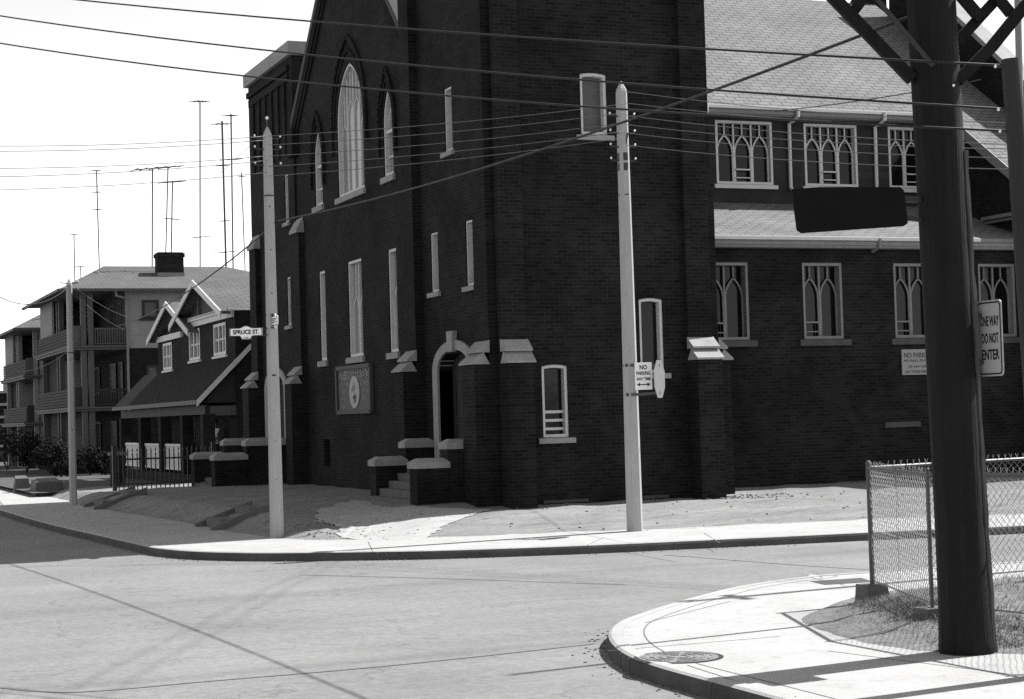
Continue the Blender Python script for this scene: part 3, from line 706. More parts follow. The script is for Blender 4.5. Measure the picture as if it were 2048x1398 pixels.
# lower slope of the cross wing on the same pitch
mb.hexa([(AX1-.1, .6, RN(.6)-.09), (X1, .6, RN(.6)-.09), (X1, 4.097, RN(4.097)-.09), (AX1-.1, 4.097, RN(4.097)-.09), (AX1-.1, .6, RN(.6)), (X1, .6, RN(.6)), (X1, 4.097, RN(4.097)), (AX1-.1, 4.097, RN(4.097))])
mb.build('nave_roof', ROOF, CH)
gutter(4.83, AX1-.12, 4.12, RN(4.1)+.0, h=.12)
for x in (6.95, 9.42, 11.86):
    mb = MB(); p = [(x, 3.98, 9.38), (x, 4.0, 9.2), (x, 4.22, 9.12), (x, 4.42, 9.08)]
    if x > 7: p += [(x, 4.44, 7.55), (x+.02, 4.35, 7.42)]
    mb.tube(p, .045, 8); mb.build('downspout', WOOD_W, CH)
mb = MB(); mb.poly([(AX1, .9, .1), (AX1, .9, RN(.9)-.1), (AX1, 4.5, RN(4.5)-.1), (AX1, 4.5, .1)]); mb.poly([(AX1, .9, .1), (20, .9, .1), (20, .9, 7), (AX1, .9, RN(.9)-.1)])
o = mb.build('cross_wing_wall', BRICK, CH)
mb = MB(); mb.hexa([(AX1-.15, .55, RN(.55)-.28), (AX1-.11, .55, RN(.55)-.28), (AX1-.11, 4.1, RN(4.1)-.28), (AX1-.15, 4.1, RN(4.1)-.28), (AX1-.15, .55, RN(.55)-.005), (AX1-.11, .55, RN(.55)-.005), (AX1-.11, 4.1, RN(4.1)-.005), (AX1-.15, 4.1, RN(4.1)-.005)])
mb.build('bargeboard', WOOD_G, CH)
mb = MB(); mb.box((AX1-.25, 1.2, 6.60), (AX1, 2.75, 6.68)); mb.box((AX1-.15, 1.2, 6.52), (AX1, 2.75, 6.58)); mb.build('window_canopy', WOOD_G, CH)
PT = lambda y: 10.75+(y-4.25)*.835
mb = MB(); mb.hexa([(15.7, .5, .1), (16.1, .5, .1), (16.1, 9.97, .1), (15.7, 9.97, .1), (15.7, .5, PT(.5)), (16.1, .5, PT(.5)), (16.1, 9.2, PT(9.2)), (15.7, 9.2, PT(9.2))])
mb.hexa([(15.7, 9.975, .1), (16.1, 9.975, .1), (16.1, 15.8, .1), (15.7, 15.8, .1), (15.7, 9.975, PT(9.2)), (16.1, 9.975, PT(9.2)), (16.1, 15.8, PT(4.0)), (15.7, 15.8, PT(4.0))])
mb.build('end_gable', BRICK, CH)
mb = MB(); mb.hexa([(15.62, .4, PT(.4)), (16.18, .4, PT(.4)), (16.18, 9.25, PT(9.25)), (15.62, 9.25, PT(9.25)), (15.62, .4, PT(.4)+.16), (16.18, .4, PT(.4)+.16), (16.18, 9.25, PT(9.25)+.16), (15.62, 9.25, PT(9.25)+.16)])
mb.build('gable_coping', STONE, CH)
mb = MB(); mb.box((.3, 15.6, .1), (15.7, 15.79, 9.3)); mb.box((14, 20.1, 0.1), (15.7, 20.2, 1)); mb.build('rear_wall', BRICK, CH)
mb = MB(); mb.box((9.95, 1.57, 1.72), (10.9, 1.62, 1.84)); mb.build('vent_strip', STONE_D, CH)

# --- boards hung on the church
NB = thing('notice_board', (.0, 10.0, 2.4), 'large dark framed notice board with pale lettering and white oval on the gabled brick front', 'notice board')
mb = MB(); mb.box((.02, 8.6, 2.44), (.06, 11.45, 3.56)); mb.build('panel', BOARDD, NB)
mb = MB(); ribbon(mb, FX(.0), [(8.6, 2.44), (11.45, 2.44), (11.45, 3.56), (8.6, 3.56)], .1, -.03, .055, True); mb.build('frame', plain('board_frame', .06, .7), NB)
mb = MB(); mb.prism([(.0, 9.95+.42*math.cos(2*math.pi*k/28), 2.93+.40*math.sin(2*math.pi*k/28)) for k in range(28)], (.02, 0, 0)); ov = mb.build('oval', plain('oval_white', .30, .6, .15), NB)
mb = MB()
for k in range(26):
    a = random.uniform(0, 6.28); r_ = random.uniform(0, 1)**.5
    y, z = 9.95+.2*r_*math.cos(a)*(1.2 if k % 2 else .7), 2.93-.02+.27*r_*math.sin(a); s = random.uniform(.02, .05)
    mb.poly([(-.003, y-s, z-s*.8), (-.003, y+s*.7, z-s), (-.003, y+s, z+s), (-.003, y-s*.5, z+s*1.2)])
mb.build('emblem', plain('emblem_grey', .2, .8), ov)
rt = (0, -1, 0); up = (0, 0, 1)
rl = random.Random(4)
def worn_row(y0, y1, z, h, gap):
    m = MB(); y = y1
    while y > y0+.03:
        w_ = rl.uniform(.45, .9)*h; k = rl.random()
        for a, b, c, d in ((0, .25, 0, 1), (.75, 1, 0, 1), (0, 1, .8, 1), (0, 1, 0, .2), (0, 1, .42, .58)):
            if rl.random() < .72: m.box((.016, y-w_*a, z+h*c-h/2), (.0195, y-w_*b, z+h*d-h/2))
        y -= w_+gap*h
    if m.v: m.build('lettering', LETG, NB)
for y0, y1 in ((10.62, 11.3), (9.62, 10.45), (9.15, 9.5), (8.72, 9.08)): worn_row(y0, y1, 3.37, .22, .12)
for y0, y1, z, h in ((10.5, 11.25, 3.13, .1), (8.75, 9.45, 3.13, .1), (10.7, 11.0, 2.95, .1), (10.65, 11.1, 2.78, .1), (8.95, 9.25, 2.95, .1), (8.9, 9.3, 2.78, .1), (10.4, 11.3, 2.55, .07), (8.7, 9.5, 2.55, .07)): worn_row(y0, y1, z, h, .18)
nx0, nz1 = PY(1803, 699, 1.55); nx0b, nz0 = PY(1806, 750, 1.55)
NP = thing('notice_sign', (nx0+.5, 1.55, nz0), 'white NO PARKING notice fixed flat on the brick side wall below an aisle window', 'notice')
mb = MB(); mb.box((nx0, 1.545, nz0), (nx0+.92, 1.575, nz1)); mb.build('panel', plain('notice_white', .24, .6, .1), NP)
rt = (1, 0, 0); hh = nz1-nz0
for s_, f_, h_, w_, cx in (('NO PARKING', .77, .12, .8, .46), ('NO BALL PLAYING', .56, .055, .8, .46), ('OF ANY KIND', .32, .05, .6, .46), ('ON THESE PREMISES', .12, .06, .8, .47)):
    text(NP, s_, (nx0+cx, 1.545, nz0+hh*f_), rt, up, h_, PAINTB, w_, bold=.012)

# ------------------------------------------------------------------ poles along the far pavement
def cpole(base, top_px, r0, r1, label, grp, lean=None):
    """tapered octagonal concrete pole with pointed cap; top from the height measured in the photo"""
    h = top_px
    P = thing('concrete_pole', base, label, 'pole', grp)
    b = Vector(base); t = b+Vector((lean[0], lean[1], h)) if lean else b+Vector((0, 0, h))
    def ring(c, r):
        k = r*.55; return [c+Matrix.Rotation(R(-3), 3, 'Z') @ Vector(q) for q in ((r, -k, 0), (r, k, 0), (k, r, 0), (-k, r, 0), (-r, k, 0), (-r, -k, 0), (-k, -r, 0), (k, -r, 0))]
    def loft(m, rings):
        i0 = len(m.v)
        for q in rings: m.v += q
        for a in range(len(rings)-1):
            for j in range(8): m.f.append((i0+a*8+j, i0+a*8+(j+1) % 8, i0+(a+1)*8+(j+1) % 8, i0+(a+1)*8+j))
    mb = MB(); tt = t-Vector((0, 0, .2)); loft(mb, [ring(b-Vector((0, 0, .1)), r0), ring((b+tt)*.5, (r0+r1)/2), ring(tt, r1)]); mb.build('shaft', POLEC, P)
    mb = MB(); loft(mb, [ring(tt, r1*1.01), ring(t-Vector((0, 0, .14)), r1*.85), ring(t, .008)]); mb.build('cap', POLEC, P)
    return P, b, t
def collar(P, b, t, z, r, h=.05, mat=None, name='band'):
    f = (z-b.z)/(t.z-b.z); c = b+(t-b)*f
    mb = MB(); mb.tube([c-Vector((0, 0, h/2)), c+Vector((0, 0, h/2))], r, 8); mb.build(name, mat or IRON, P); return c
def axis(b, t, z): return b+(t-b)*((z-b.z)/(t.z-b.z))
def insul(P, c, r=.03):
    mb = MB(); mb.ball(c, r, 8, 5, (1, 1, 1.2)); return mb.build('insulator', PORC, P)
xL, yL = PZ(554, 1075, .14); xR, yR = PZ(1270, 1062, .14); xF, yF = PZ(147, 1010, .14)
PL, bL, tL = cpole((xL, yL, .14), 7.55, .118, .078, 'tall tapered concrete pole carrying the SPRUCE ST. name sign', 'concrete poles along the kerb')
PR, bR, tR = cpole((xR, yR, .14), 8.0, .128, .088, 'tall concrete pole with the parking sign and the back of an octagonal sign', 'concrete poles along the kerb')
PF, bF, tF = cpole((xF, yF, .14), 6.2, .10, .08, 'far concrete pole standing in front of the three-storey porch houses', 'concrete poles along the kerb')
for z in (3.1, 2.45, 2.3): collar(PL, bL, tL, z, .112, .03)
def ins_ring(P, b, t, zs, r, n=4, yoff=0):
    for z in zs:
        c = axis(b, t, z)
        for s_ in (-1, 1):
            m = MB(); m.bar(c, c+Vector((s_*.24, .0, .02)), .025); m.build('bracket', IRON, P); insul(P, c+Vector((s_*.24, 0, .06)), .02)
ins_ring(PL, bL, tL, (7.45, 7.25, 6.95), .1); ins_ring(PR, bR, tR, (7.5, 7.2, 6.95, 6.7), .1); ins_ring(PF, bF, tF, (6.2, 6.0), .1)
m = MB(); c = axis(bL, tL, 7.6); m.bar(c, c+Vector((0, 0, .22)), .03); m.build('bracket', IRON, PL); insul(PL, c+Vector((0, 0, .24)))
m = MB(); c = axis(bR, tR, 6.85); m.tube([c+Vector((-.03, -.02, -.15)), c+Vector((.05, -.12, .35))], .015); m.build('brace_rod', IRON, PR)
for z in (6.6, 6.78): collar(PR, bR, tR, z, .105, .14)
m = MB(); c = axis(bR, tR, 3.0); m.tube([axis(bR, tR, .2)+Vector((-.075, -.12, 0)), axis(bR, tR, 6.2)+Vector((-.055, -.085, 0))], .014, 6); m.build('conduit', POLEC, PR)
for P_, b_, t_, zz in ((PL, bL, tL, (1.2, 1.9, 4.6, 5.4, 6.2)), (PR, bR, tR, (1.5, 4.2, 5.1, 5.9)), (PF, bF, tF, (2.2, 4.1))):
    for z in zz:
        c = axis(b_, t_, z); m = MB(); m.ball(c+Vector((-.01, -.105+.004*z, 0)), .016, 6, 4); m.build('bolt', IRON, P_)
    collar(P_, b_, t_, zz[-1]+.2, .108, .02)
# street name signs: plate with a raised top and a number tab below
def acorn(name, center, right, w, h, label, txt, sub, grp):
    right = Vector(right).normalized(); up_ = Vector((0, 0, 1)); nn = right.cross(up_); c = Vector(center)
    T = thing(name, c, label, 'street sign', grp)
    half = [(.0, .78), (.06, .76), (.16, .56), (.22, .5), (.47, .5), (.5, .44), (.5, -.44), (.47, -.5), (.22, -.5), (.18, -.56), (.15, -.78), (.13, -.9), (.0, -.92)]
    out = [(a, b) for a, b in half]+[(-a, b) for a, b in half[::-1][1:-1]]
    pts = [c+right*(a*w)+up_*(b*h) for a, b in out]
    mb = MB(); mb.prism(pts, nn*-.02); o = mb.build('plate', PAINTW2, T); clean(o)
    rim = MB(); fr = lambda a, b, d: c+right*a+up_*b-nn*d
    ribbon(rim, fr, [(a*w*.965, b*h*.94) for a, b in out], .012, -.004, .001, True); rim.build('border', PAINTG if 0 else PAINTB, T)
    text(T, txt, c, right, up_, h*.56, PAINTB, w*.80, bold=.035)
    if sub: text(T, sub, c-up_*h*.68, right, up_, h*.2, PAINTB, w*.14)
    return T
camR = Vector((CR.x, CR.y, 0)).normalized()
zS = axis(bL, tL, 3.85)
cs = deep(492, 664, (bL-CAM).dot(CF)-.05)
T = acorn('street_name_sign', cs, camR, .60, .15, 'white acorn-shaped SPRUCE ST. plate at the left side of the pole', 'SPRUCE ST.', '109', None)
m = MB(); a = axis(bL, tL, cs.z+.06); m.bar(cs+camR*.28+Vector((0, .03, .06)), a, .018, .03); m.bar(cs+camR*.28+Vector((0, .03, -.06)), axis(bL, tL, cs.z-.06), .018, .03); m.build('bracket', IRON, T)
for dz in (.08, -.10): collar(PL, bL, tL, cs.z+dz, .104, .03)
c2 = deep(549, 641, (bL-CAM).dot(CF)-.13)
dn = (camR*.36+CF*-.93); dn.z = 0; dn.normalize()
T = acorn('street_name_sign', c2, dn, .42, .16, 'small white street name plate seen edge-on at the front of the concrete pole', 'ST.', '', None)
m = MB(); m.bar(c2+Vector((.0, .0, .09)), axis(bL, tL, c2.z+.09), .02); m.bar(c2+Vector((0, 0, -.08)), axis(bL, tL, c2.z-.08), .02); m.build('bracket', IRON, T)
for dz in (.12, -.12): collar(PL, bL, tL, c2.z+dz, .106, .03)
# parking sign and octagonal sign back on the right pole
dR_ = (bR-CAM).dot(CF)
pc = deep(1287, 752, dR_-.16)
T = thing('parking_sign', pc, 'white NO PARKING ANY TIME sign with a double arrow on the right concrete pole', 'parking sign')
up_ = Vector((0, 0, 1)); pr = camR; nn = pr.cross(up_)
mb = MB(); mb.prism([pc+pr*a*.15+up_*b*.24 for a, b in ((-1, -1), (1, -1), (1, 1), (-1, 1))], nn*-.012); o = mb.build('plate', PAINTW2, T); clean(o)
for s_, dz, h_, w_ in (('NO', .155, .085, .13), ('PARKING', .05, .065, .25), ('ANY TIME', -.05, .055, .25)): text(T, s_, pc+up_*dz, pr, up_, h_, PAINTB, w_, bold=.03)
mb = MB(); q = lambda a, b: pc+pr*a+up_*b+nn*.004; z0 = -.15
mb.poly([q(-.07, z0-.009), q(.07, z0-.009), q(.07, z0+.009), q(-.07, z0+.009)])
for s_ in (-1, 1): mb.poly([q(s_*.12, z0), q(s_*.065, z0-.035), q(s_*.065, z0+.035)][::s_])
mb.build('arrow', PAINTB, T)
m = MB(); c0 = axis(bR, tR, pc.z+.15); m.bar(pc+up_*.15-nn*.02, c0, .02); m.bar(pc-up_*.15-nn*.02, axis(bR, tR, pc.z-.15), .02); m.build('bracket', GALV, T)
oc = deep(1318, 758, dR_-.1)
T = thing('stop_sign', oc, 'grey back of an octagonal sign turned nearly edge-on beside the concrete pole', 'traffic sign')
od = (camR*.36+Vector((CF.x, CF.y, 0)).normalized()*.93).normalized(); on_ = od.cross(up_)
mb = MB(); mb.prism([oc+od*(.35*math.cos(R(22.5+45*k)))+up_*(.36*math.sin(R(22.5+45*k))) for k in range(8)], on_*.012); o = mb.build('plate', PAINTG, T); clean(o)
for dz, nm in ((.26, 'a'), (-.26, 'b')):
    a = axis(bR, tR, oc.z+dz); m = MB(); m.bar(a+camR*-.14+Vector((0, -.12, 0)), a+camR*.14+Vector((0, -.12, 0)), .025, .05); m.bar(a+camR*.1+Vector((0, -.1, 0)), oc+up_*dz*.93+on_*.02, .022, .05); m.build('bracket_arm', GALV, T)
    collar(PR, bR, tR, oc.z+dz, .122, .035, GALV)

# ------------------------------------------------------------------ near corner: big pole, signs, fence
xb, yb = PZ(1934, 1290, .2)
BP = thing('utility_pole', (xb, yb, .2), 'massive dark creosoted wooden utility pole in the right foreground with diagonal braces', 'utility pole')
b0 = Vector((xb, yb, .0)); dB_ = (b0-CAM).dot(CF)
t5 = deep(1870, 150, dB_+.05)
ax = (t5-b0)/(t5.z-b0.z)
def bp(z): return b0+ax*z
mb = MB()
zs = [0, .25, .6, 1.2, 2, 3, 4, 5, 6.5, 8, 10]; rs = [.245, .228, .215, .208, .205, .205, .205, .205, .20, .19, .18]
mb.tube([bp(z) for z in zs], rs, 28)
rnd = random.Random(3)
for v in mb.v:
    c = bp(v.z); d = v-c; a = math.atan2(d.y, d.x); k = 1+.018*math.sin(a*9+v.z*.3)+.012*math.sin(a*17-v.z*.2)
    v.x = c.x+d.x*k; v.y = c.y+d.y*k
mb.build('shaft', POLEW, BP, smooth=True)
def brace(p, q, w=.098, d=.08, n='brace'):
    m = MB(); m.bar(p, q, w, d, up=tuple(CF)); m.build(n, POLEW, BP)
dp = dB_
brace(deep(1825, 160, dp-.02), deep(1700, 30, dp+.0)); brace(deep(1702, 32, dp), deep(1560, -115, dp))
brace(deep(1703, 28, dp+.05), deep(1790, -90, dp+.05), .09, .07)
m = MB(); m.bar(deep(1866, 132, dp-.26), deep(1720, -42, dp-.26), .035, .03, up=tuple(CF)); m.build('brace_strap', IRON, BP)
brace(deep(1915, 162, dp-.02), deep(1985, 92, dp)); brace(deep(1983, 94, dp), deep(2120, -75, dp))
brace(deep(1918, 80, dp+.1), deep(2060, -75, dp+.1), .09, .07); brace(deep(1962, 38, dp+.04), deep(1870, -70, dp+.04), .09, .07); brace(deep(2022, 28, dp+.04), deep(1950, -60, dp+.04), .08, .07)
for z, l in ((6.35, 1.9), (7.3, 1.9)):
    m = MB(); c = bp(z); m.bar(c-camR*l+Vector((0, 0, .0)), c+camR*l, .12, .1); m.build('cross_arm', POLEW, BP)
c = bp(4.55)
rm = random.Random(8); m = MB(); mp_ = []
for k in range(26):
    zz = .12+k*.17; rad_ = .216+.03*math.exp(-zz*3); mp_.append(bp(zz)+camR*(rad_*.93)-CF*(.07)+Vector((rm.uniform(-.006, .006), rm.uniform(-.006, .006), 0)))
m.tube(mp_, [rm.uniform(.026, .034) for _ in mp_], 6); m.build('wire_moulding', plain('split_wood', .085, .85, .5, 6., bump=.8, bscale=12., stretch=(6, 6, .4)), BP)
m = MB(); m.ball(bp(4.9)+camR*.1-CF*.2, .012); m.build('insulator', PORC, BP)
# dark sign back hung on the pole
hp = [(1583, 378), (1640, 374), (1800, 374), (1808, 380), (1816, 446), (1808, 452), (1603, 466), (1594, 460)]
dd = dp-.1
HS = thing('hanging_sign', deep(1700, 465, dd), 'blank dark tilted back of a wide metal sign hung beside the big wooden pole', 'sign')
mb = MB(); hb = MB()
pp = [deep(x, y, dd+(x-1700)*.0002) for x, y in hp]
mb.prism(pp, Vector((CF.x, CF.y, 0))*.03); o = mb.build('plate', plain('sign_back_dark', .007, .8, spec=.1), HS); clean(o)
m = MB(); m.bar(deep(1740, 395, dd+.06), deep(1850, 400, dd+.1), .05, .05); m.bar(deep(1760, 430, dd+.06), deep(1850, 440, dd+.1), .04, .04); m.build('bracket', IRON, HS)
# one way sign
p00 = deep(1958, 756, dp+.06); p10 = deep(2008, 749, dp-.26); p01 = deep(1949, 606, dp+.06); p11 = deep(2003, 595, dp-.26)
rt = (p10-p00); rt.z = 0; rt.normalize(); ctr = (p00+p10+p01+p11)/4; hgt = (p01.z-p00.z+p11.z-p10.z)/2; wid = ((p10-p00).length+(p11-p01).length)/2
OW = thing('one_way_sign', ctr-Vector((0, 0, hgt/2)), 'white ONE WAY DO NOT ENTER sign on the right side of the wooden pole', 'traffic sign')
nn = rt.cross(up_)
def rr(w, h, r, n=5):
    out = []
    for cx_, cy_, a0 in ((w/2-r, -h/2+r, -90), (w/2-r, h/2-r, 0), (-w/2+r, h/2-r, 90), (-w/2+r, -h/2+r, 180)):
        for k in range(n+1): a = R(a0+90*k/n); out.append((cx_+r*math.cos(a), cy_+r*math.sin(a)))
    return out
mb = MB(); mb.prism([ctr+rt*a+up_*b for a, b in rr(wid, hgt, .04)], nn*-.006); o = mb.build('plate', PAINTW, OW); clean(o)
mb = MB(); ribbon(mb, lambda a, b, d: ctr+rt*a+up_*b-nn*d, rr(wid-.04, hgt-.04, .03), .012, -.003, .001, True); mb.build('border', PAINTB, OW)
for s_, f_, w_ in (('ONE WAY', .225, .86), ('DO NOT', .0, .78), ('ENTER', -.215, .80)): text(OW, s_, ctr+up_*hgt*f_+rt*wid*.03, rt, up_, hgt*.135, PAINTB, wid*w_*.84, bold=.022)
m = MB()
for dz in (.2, -.2): m.bar(ctr-rt*wid*.3+up_*dz-nn*.015, bp(ctr.z+dz), .04, .03)
m.build('bracket', IRON, OW)
# chain link fence
P1 = Vector((-2.487, -16.741, .33)); P2 = Vector((-3.288, -18.957, .33)); P3 = Vector((-3.15, -24.0, .42)); P0 = Vector((4.5, -16.55, .40))
CLF = thing('chain_link_fence', P2, 'galvanised chain link fence with pipe rails turning round the grassy corner lot', 'fence')
HT = 1.27
def post(p, h, r=.03):
    m = MB(); m.tube([p-Vector((0, 0, .25)), p+Vector((0, 0, h))], r, 10); m.ball(p+Vector((0, 0, h+.01)), r*1.15, 10, 5); m.build('post', GALV, CLF)
Bm = P2+(P3-P2)*.5; Am = P1+(P0-P1)*.42
for p in (P1, P2, P3, P0, Bm, Am): post(p, HT+.02, .027 if p is P1 else .018)
def panel(a, b, h, seed):
    m = MB(); rn = random.Random(seed)
    L_ = (b-a).length; s_ = .041; n = int(L_/s_); rows = int(h/s_)
    d = (b-a)/L_; nrm = Vector((-d.y, d.x, 0))
    for k in range(n):
        pts = []
        for r_ in range(rows+1):
            off = (k+((r_+k) % 2)*.96+.02)*s_
            base = a+d*min(off, L_); wob = .006*math.sin(r_*.5+k*.13)
            pts.append(base+Vector((0, 0, r_*s_+.04))+nrm*(.004*(1 if r_ % 2 else -1)+wob))
        for r_ in range(rows): # light wire segments
            p, q = pts[r_], pts[r_+1]; e = d*.003; f = nrm*.003
            i = len(m.v); m.v += [p-e, p+f, p+e, p-f, q-e, q+f, q+e, q-f]
            m.f += [(i, i+1, i+5, i+4), (i+1, i+2, i+6, i+5), (i+2, i+3, i+7, i+6), (i+3, i, i+4, i+7)]
        t = pts[-1]; m.bar(t, t+Vector((0, 0, .045))+d*.016*rn.uniform(-1, 1)+nrm*rn.uniform(-.02, .02), .004)
    m.build('wire_mesh', WIRE, CLF)
for k, (a, b) in enumerate(((P1, P2), (P2, Bm), (Bm, P3), (P1, Am), (Am, P0))): panel(a, b, HT, k)
for a, b in ((P1, P2), (P2, P3), (P1, P0)):
    m = MB(); m.tube([a+Vector((0, 0, HT-.02)), b+Vector((0, 0, HT-.02))], .021, 8); m.build('top_rail', GALV, CLF)
m = MB(); m.tube([P1+Vector((0, 0, .06)), P2+Vector((0, 0, .06))], .006, 6); m.tube([P2+Vector((0, 0, .06)), P3+Vector((0, 0, .06))], .006, 6); m.build('tension_wire', GALV, CLF)
for p, q in ((P1, P2), (P2, P1)):
    m = MB(); d = (q-p).normalized()*.06; m.bar(p+d+Vector((0, 0, .1)), p+d+Vector((0, 0, HT-.05)), .018, .006); m.build('tension_bar', GALV, CLF)
# footing blocks
for p, sx, lab in ((P1, 1, 'weathered concrete footing block under the far corner post of the wire fence'), (P2, 1, 'weathered concrete footing block half hidden beside the big wooden pole')):
    m = MB(); e = Vector((.17, .12, 0)); m.hexa([p+Vector((-.15, -.13, -.25)), p+Vector((.13, -.13, -.25)), p+Vector((.13, .13, -.25)), p+Vector((-.15, .13, -.25)), p+Vector((-.13, -.11, .02)), p+Vector((.12, -.11, .02)), p+Vector((.12, .12, .02)), p+Vector((-.13, .12, .02))])
    tag(m.build('concrete_block', CONCB), lab, 'block', 'fence footings')
# grass tufts
def blades(name, spots, hmin, hmax, seed):
    rn = random.Random(seed); m = MB()
    for x, y, z in spots:
        h = rn.uniform(hmin, hmax); a = rn.uniform(0, 6.28); l = rn.uniform(.4, 2.2)*h; w = rn.uniform(.0018, .0035)
        s_ = Vector((-math.sin(a), math.cos(a), 0))*w; d = Vector((math.cos(a), math.sin(a), 0)); b = Vector((x, y, z-.01))
        mid = b+d*l*.35+Vector((0, 0, h*.6)); t = b+d*l+Vector((0, 0, h))
        i = len(m.v); m.v += [b-s_, b+s_, mid-s_*.7, mid+s_*.7, t]; m.f += [(i, i+1, i+3, i+2), (i+2, i+3, i+4)]
    o = m.build(name, GRASS, base=(0, 0, 0)); o['kind'] = 'stuff'; return tag(o, 'dry tufted grass round the fence posts and the foot of the wooden pole', 'grass')
rn = random.Random(5); sp = []
for k in range(34000):
    t = rn.random(); q = rn.random()
    if q < .35: p = P1+(P2-P1)*t+Vector((rn.gauss(.05, .22), rn.gauss(0, .16), 0))
    elif q < .6: p = P2+(P3-P2)*t*.7+Vector((rn.gauss(0, .25), rn.gauss(0, .2), 0))
    elif q < .72: p = b0+Vector((rn.gauss(.1, .33), rn.gauss(.05, .3), 0))
    else: p = Vector((rn.uniform(-3.4, 3.5), rn.uniform(-21.5, -16.2), 0))
    d = dB(p.x, p.y)
    if d < .25 or (d < .8 and rn.random() < .6): continue
    sp.append((p.x, p.y, lawn_h(p.x, p.y)))
blades('grass', sp, .02, .09, 6)
rn = random.Random(15); sp = []
for k in range(16000):
    if k % 4: x = rn.uniform(-2.6, 9); y = -4.75-.18*x+abs(rn.gauss(0, .28))+.2*math.sin(x*1.3)
    elif k % 8: x, y = rn.gauss(-4.2, .45), rn.gauss(-.5, 1.0)
    else: x, y = rn.uniform(-5.1, -1), rn.uniform(1, 15)
    d = dA(x, y)
    if d < .06 or noise2(x*2.3, y*3.1) < -.1 or inpoly(x, y, path_poly): continue
    sp.append((x, y, yard_h(x, y)))
o = blades('weeds', sp, .01, .05, 9); o['label'] = 'short dry weeds along the back edge of the church pavement and on the bank'; o['category'] = 'weeds'
# manhole cover
mx, my = PZ(1357, 1315, .14)
MH = thing('manhole_cover', (mx, my, .14), 'round cast iron manhole cover set in the pavement at the near corner', 'manhole cover')
m = MB(); m.tube([(mx, my, .139), (mx, my, .147)], .34, 40); m.build('lid', plain('cast_iron', .20, .6, .3, 12., metal=.2), MH)
m = MB()
for r_ in (.30, .23, .16, .09):
    n = 36
    for k in range(n):
        if k % 6 == 5: continue
        a, b = 2*math.pi*k/n, 2*math.pi*(k+.8)/n
        m.hexa([(mx+rr_*math.cos(t), my+rr_*math.sin(t), z) for z in (.146, .154) for rr_, t in ((r_-.018, a), (r_+.012, a), (r_+.012, b), (r_-.018, b))])
m.build('raised_pattern', plain('cast_iron_worn', .26, .5, .3, 12., metal=.3), MH)
m = MB(); n = 40
for k in range(n):
    a, b = 2*math.pi*k/n, 2*math.pi*(k+1)/n
    m.poly([(mx+rr_*math.cos(t), my+rr_*math.sin(t), .144) for rr_, t in ((.345, a), (.385, a), (.385, b), (.345, b))])
m.build('rim', IRON, MH)

# dark pole and steel pole at the right edge, further pole beyond the frame
xk, yk = PZ(2112, 1333, .2)
DP = thing('utility_pole', (xk, yk, .2), 'short weathered wooden pole at the right edge with wires tied to its insulators', 'utility pole')
k0 = Vector((xk, yk, 0)); dk = (k0-CAM).dot(CF); k1 = deep(2021, 118, dk)
m = MB(); m.tube([k0, k0+(k1-k0)*.5, k1], [.10, .085, .07], 16); m.build('shaft', POLEWL, DP)
for y_ in (132, 218, 262):
    c = k0+(k1-k0)*((deep(2021, y_, dk).z)/k1.z); mm = MB(); mm.bar(c, c-camR*.11, .02); mm.build('bracket', IRON, DP); insul(DP, c-camR*.12, .012)
xs, ys = PZ(2068, 1190, .2)
m = MB(); s0 = Vector((xs, ys, 0)); ds = (s0-CAM).dot(CF); m.tube([s0, deep(2040, 200, ds), deep(2034, -60, ds), deep(2030, -200, ds)], .036, 12)
tag(m.build('steel_pole', PAINTG), 'slim pale steel pole at the right edge behind the dark wooden one', 'pole')
sx_, sy_ = PZ(1650, 1178, .14); tx_, ty_ = PZ(1345, 1202, .14)
q0 = Vector((4.6, sy_+.122*(4.6-sx_), .14)); oph = (4.6-tx_)/.9926*math.tan(R(50.0))
OP = thing('utility_pole', q0, 'wooden utility pole beyond the right edge whose shadow crosses the near pavement', 'utility pole')
m = MB(); m.tube([q0-Vector((0, 0, .1)), q0+Vector((0, 0, oph))], [.10, .07], 12); m.build('shaft', POLEW, OP)
m = MB(); m.bar(q0+Vector((.1, -.3, oph-.8)), q0+Vector((.1, .3, oph-.8)), .1); m.build('cross_arm', POLEW, OP)

# ------------------------------------------------------------------ wires
def sag(a, b, s_, n=18):
    a = Vector(a); b = Vector(b); return [a+(b-a)*(k/n)-Vector((0, 0, 4*s_*(k/n)*(1-k/n))) for k in range(n+1)]
def wire(a, b, r, label, s_=.15, mat=None, grp='overhead wires'):
    m = MB(); m.tube(sag(a, b, s_), r, 5); o = m.build('overhead_wire', mat or CABLE, smooth=True); return tag(o, label, 'wire', grp)
dkk = dk
wire(deep(-250, -48, 27), deep(2010, 131, dkk), .010, 'thick black cable crossing the top of the tower, uppermost of the three long cables', .12)
wire(deep(-250, -10, 27), deep(2012, 218, dkk), .010, 'thick black cable across the tower, middle one of the three long cables', .18)
wire(deep(-250, 42, 27), deep(2014, 262, dkk), .010, 'thick black cable across the tower, lowest of the three long cables', .22)
dLp = (bL-CAM).dot(CF); dRp = (bR-CAM).dot(CF); dFp = (bF-CAM).dot(CF)
wire(bp(5.55)-camR*.1, deep(556, 442, dLp-.1), .016, 'twisted strand sloping from the big wooden pole down to the SPRUCE ST. pole', .18)
wire(deep(556, 442, dLp+.1), deep(236, 652, 66), .016, 'dark cable running down from the SPRUCE ST. pole to the three-storey porch house', .3)
LW = [('topmost', 286, 272), ('second', 297, 280), ('third', 332, 312), ('fourth', 351, 321), ('fifth', 378, 345)]
for nm, y0_, y1_ in LW:
    wire(deep(-160, y0_+4, 30), deep(534, y1_, dLp), .006, f'thin wire in the sky left of the SPRUCE ST. pole, {nm} of five', .08, CABLEL)
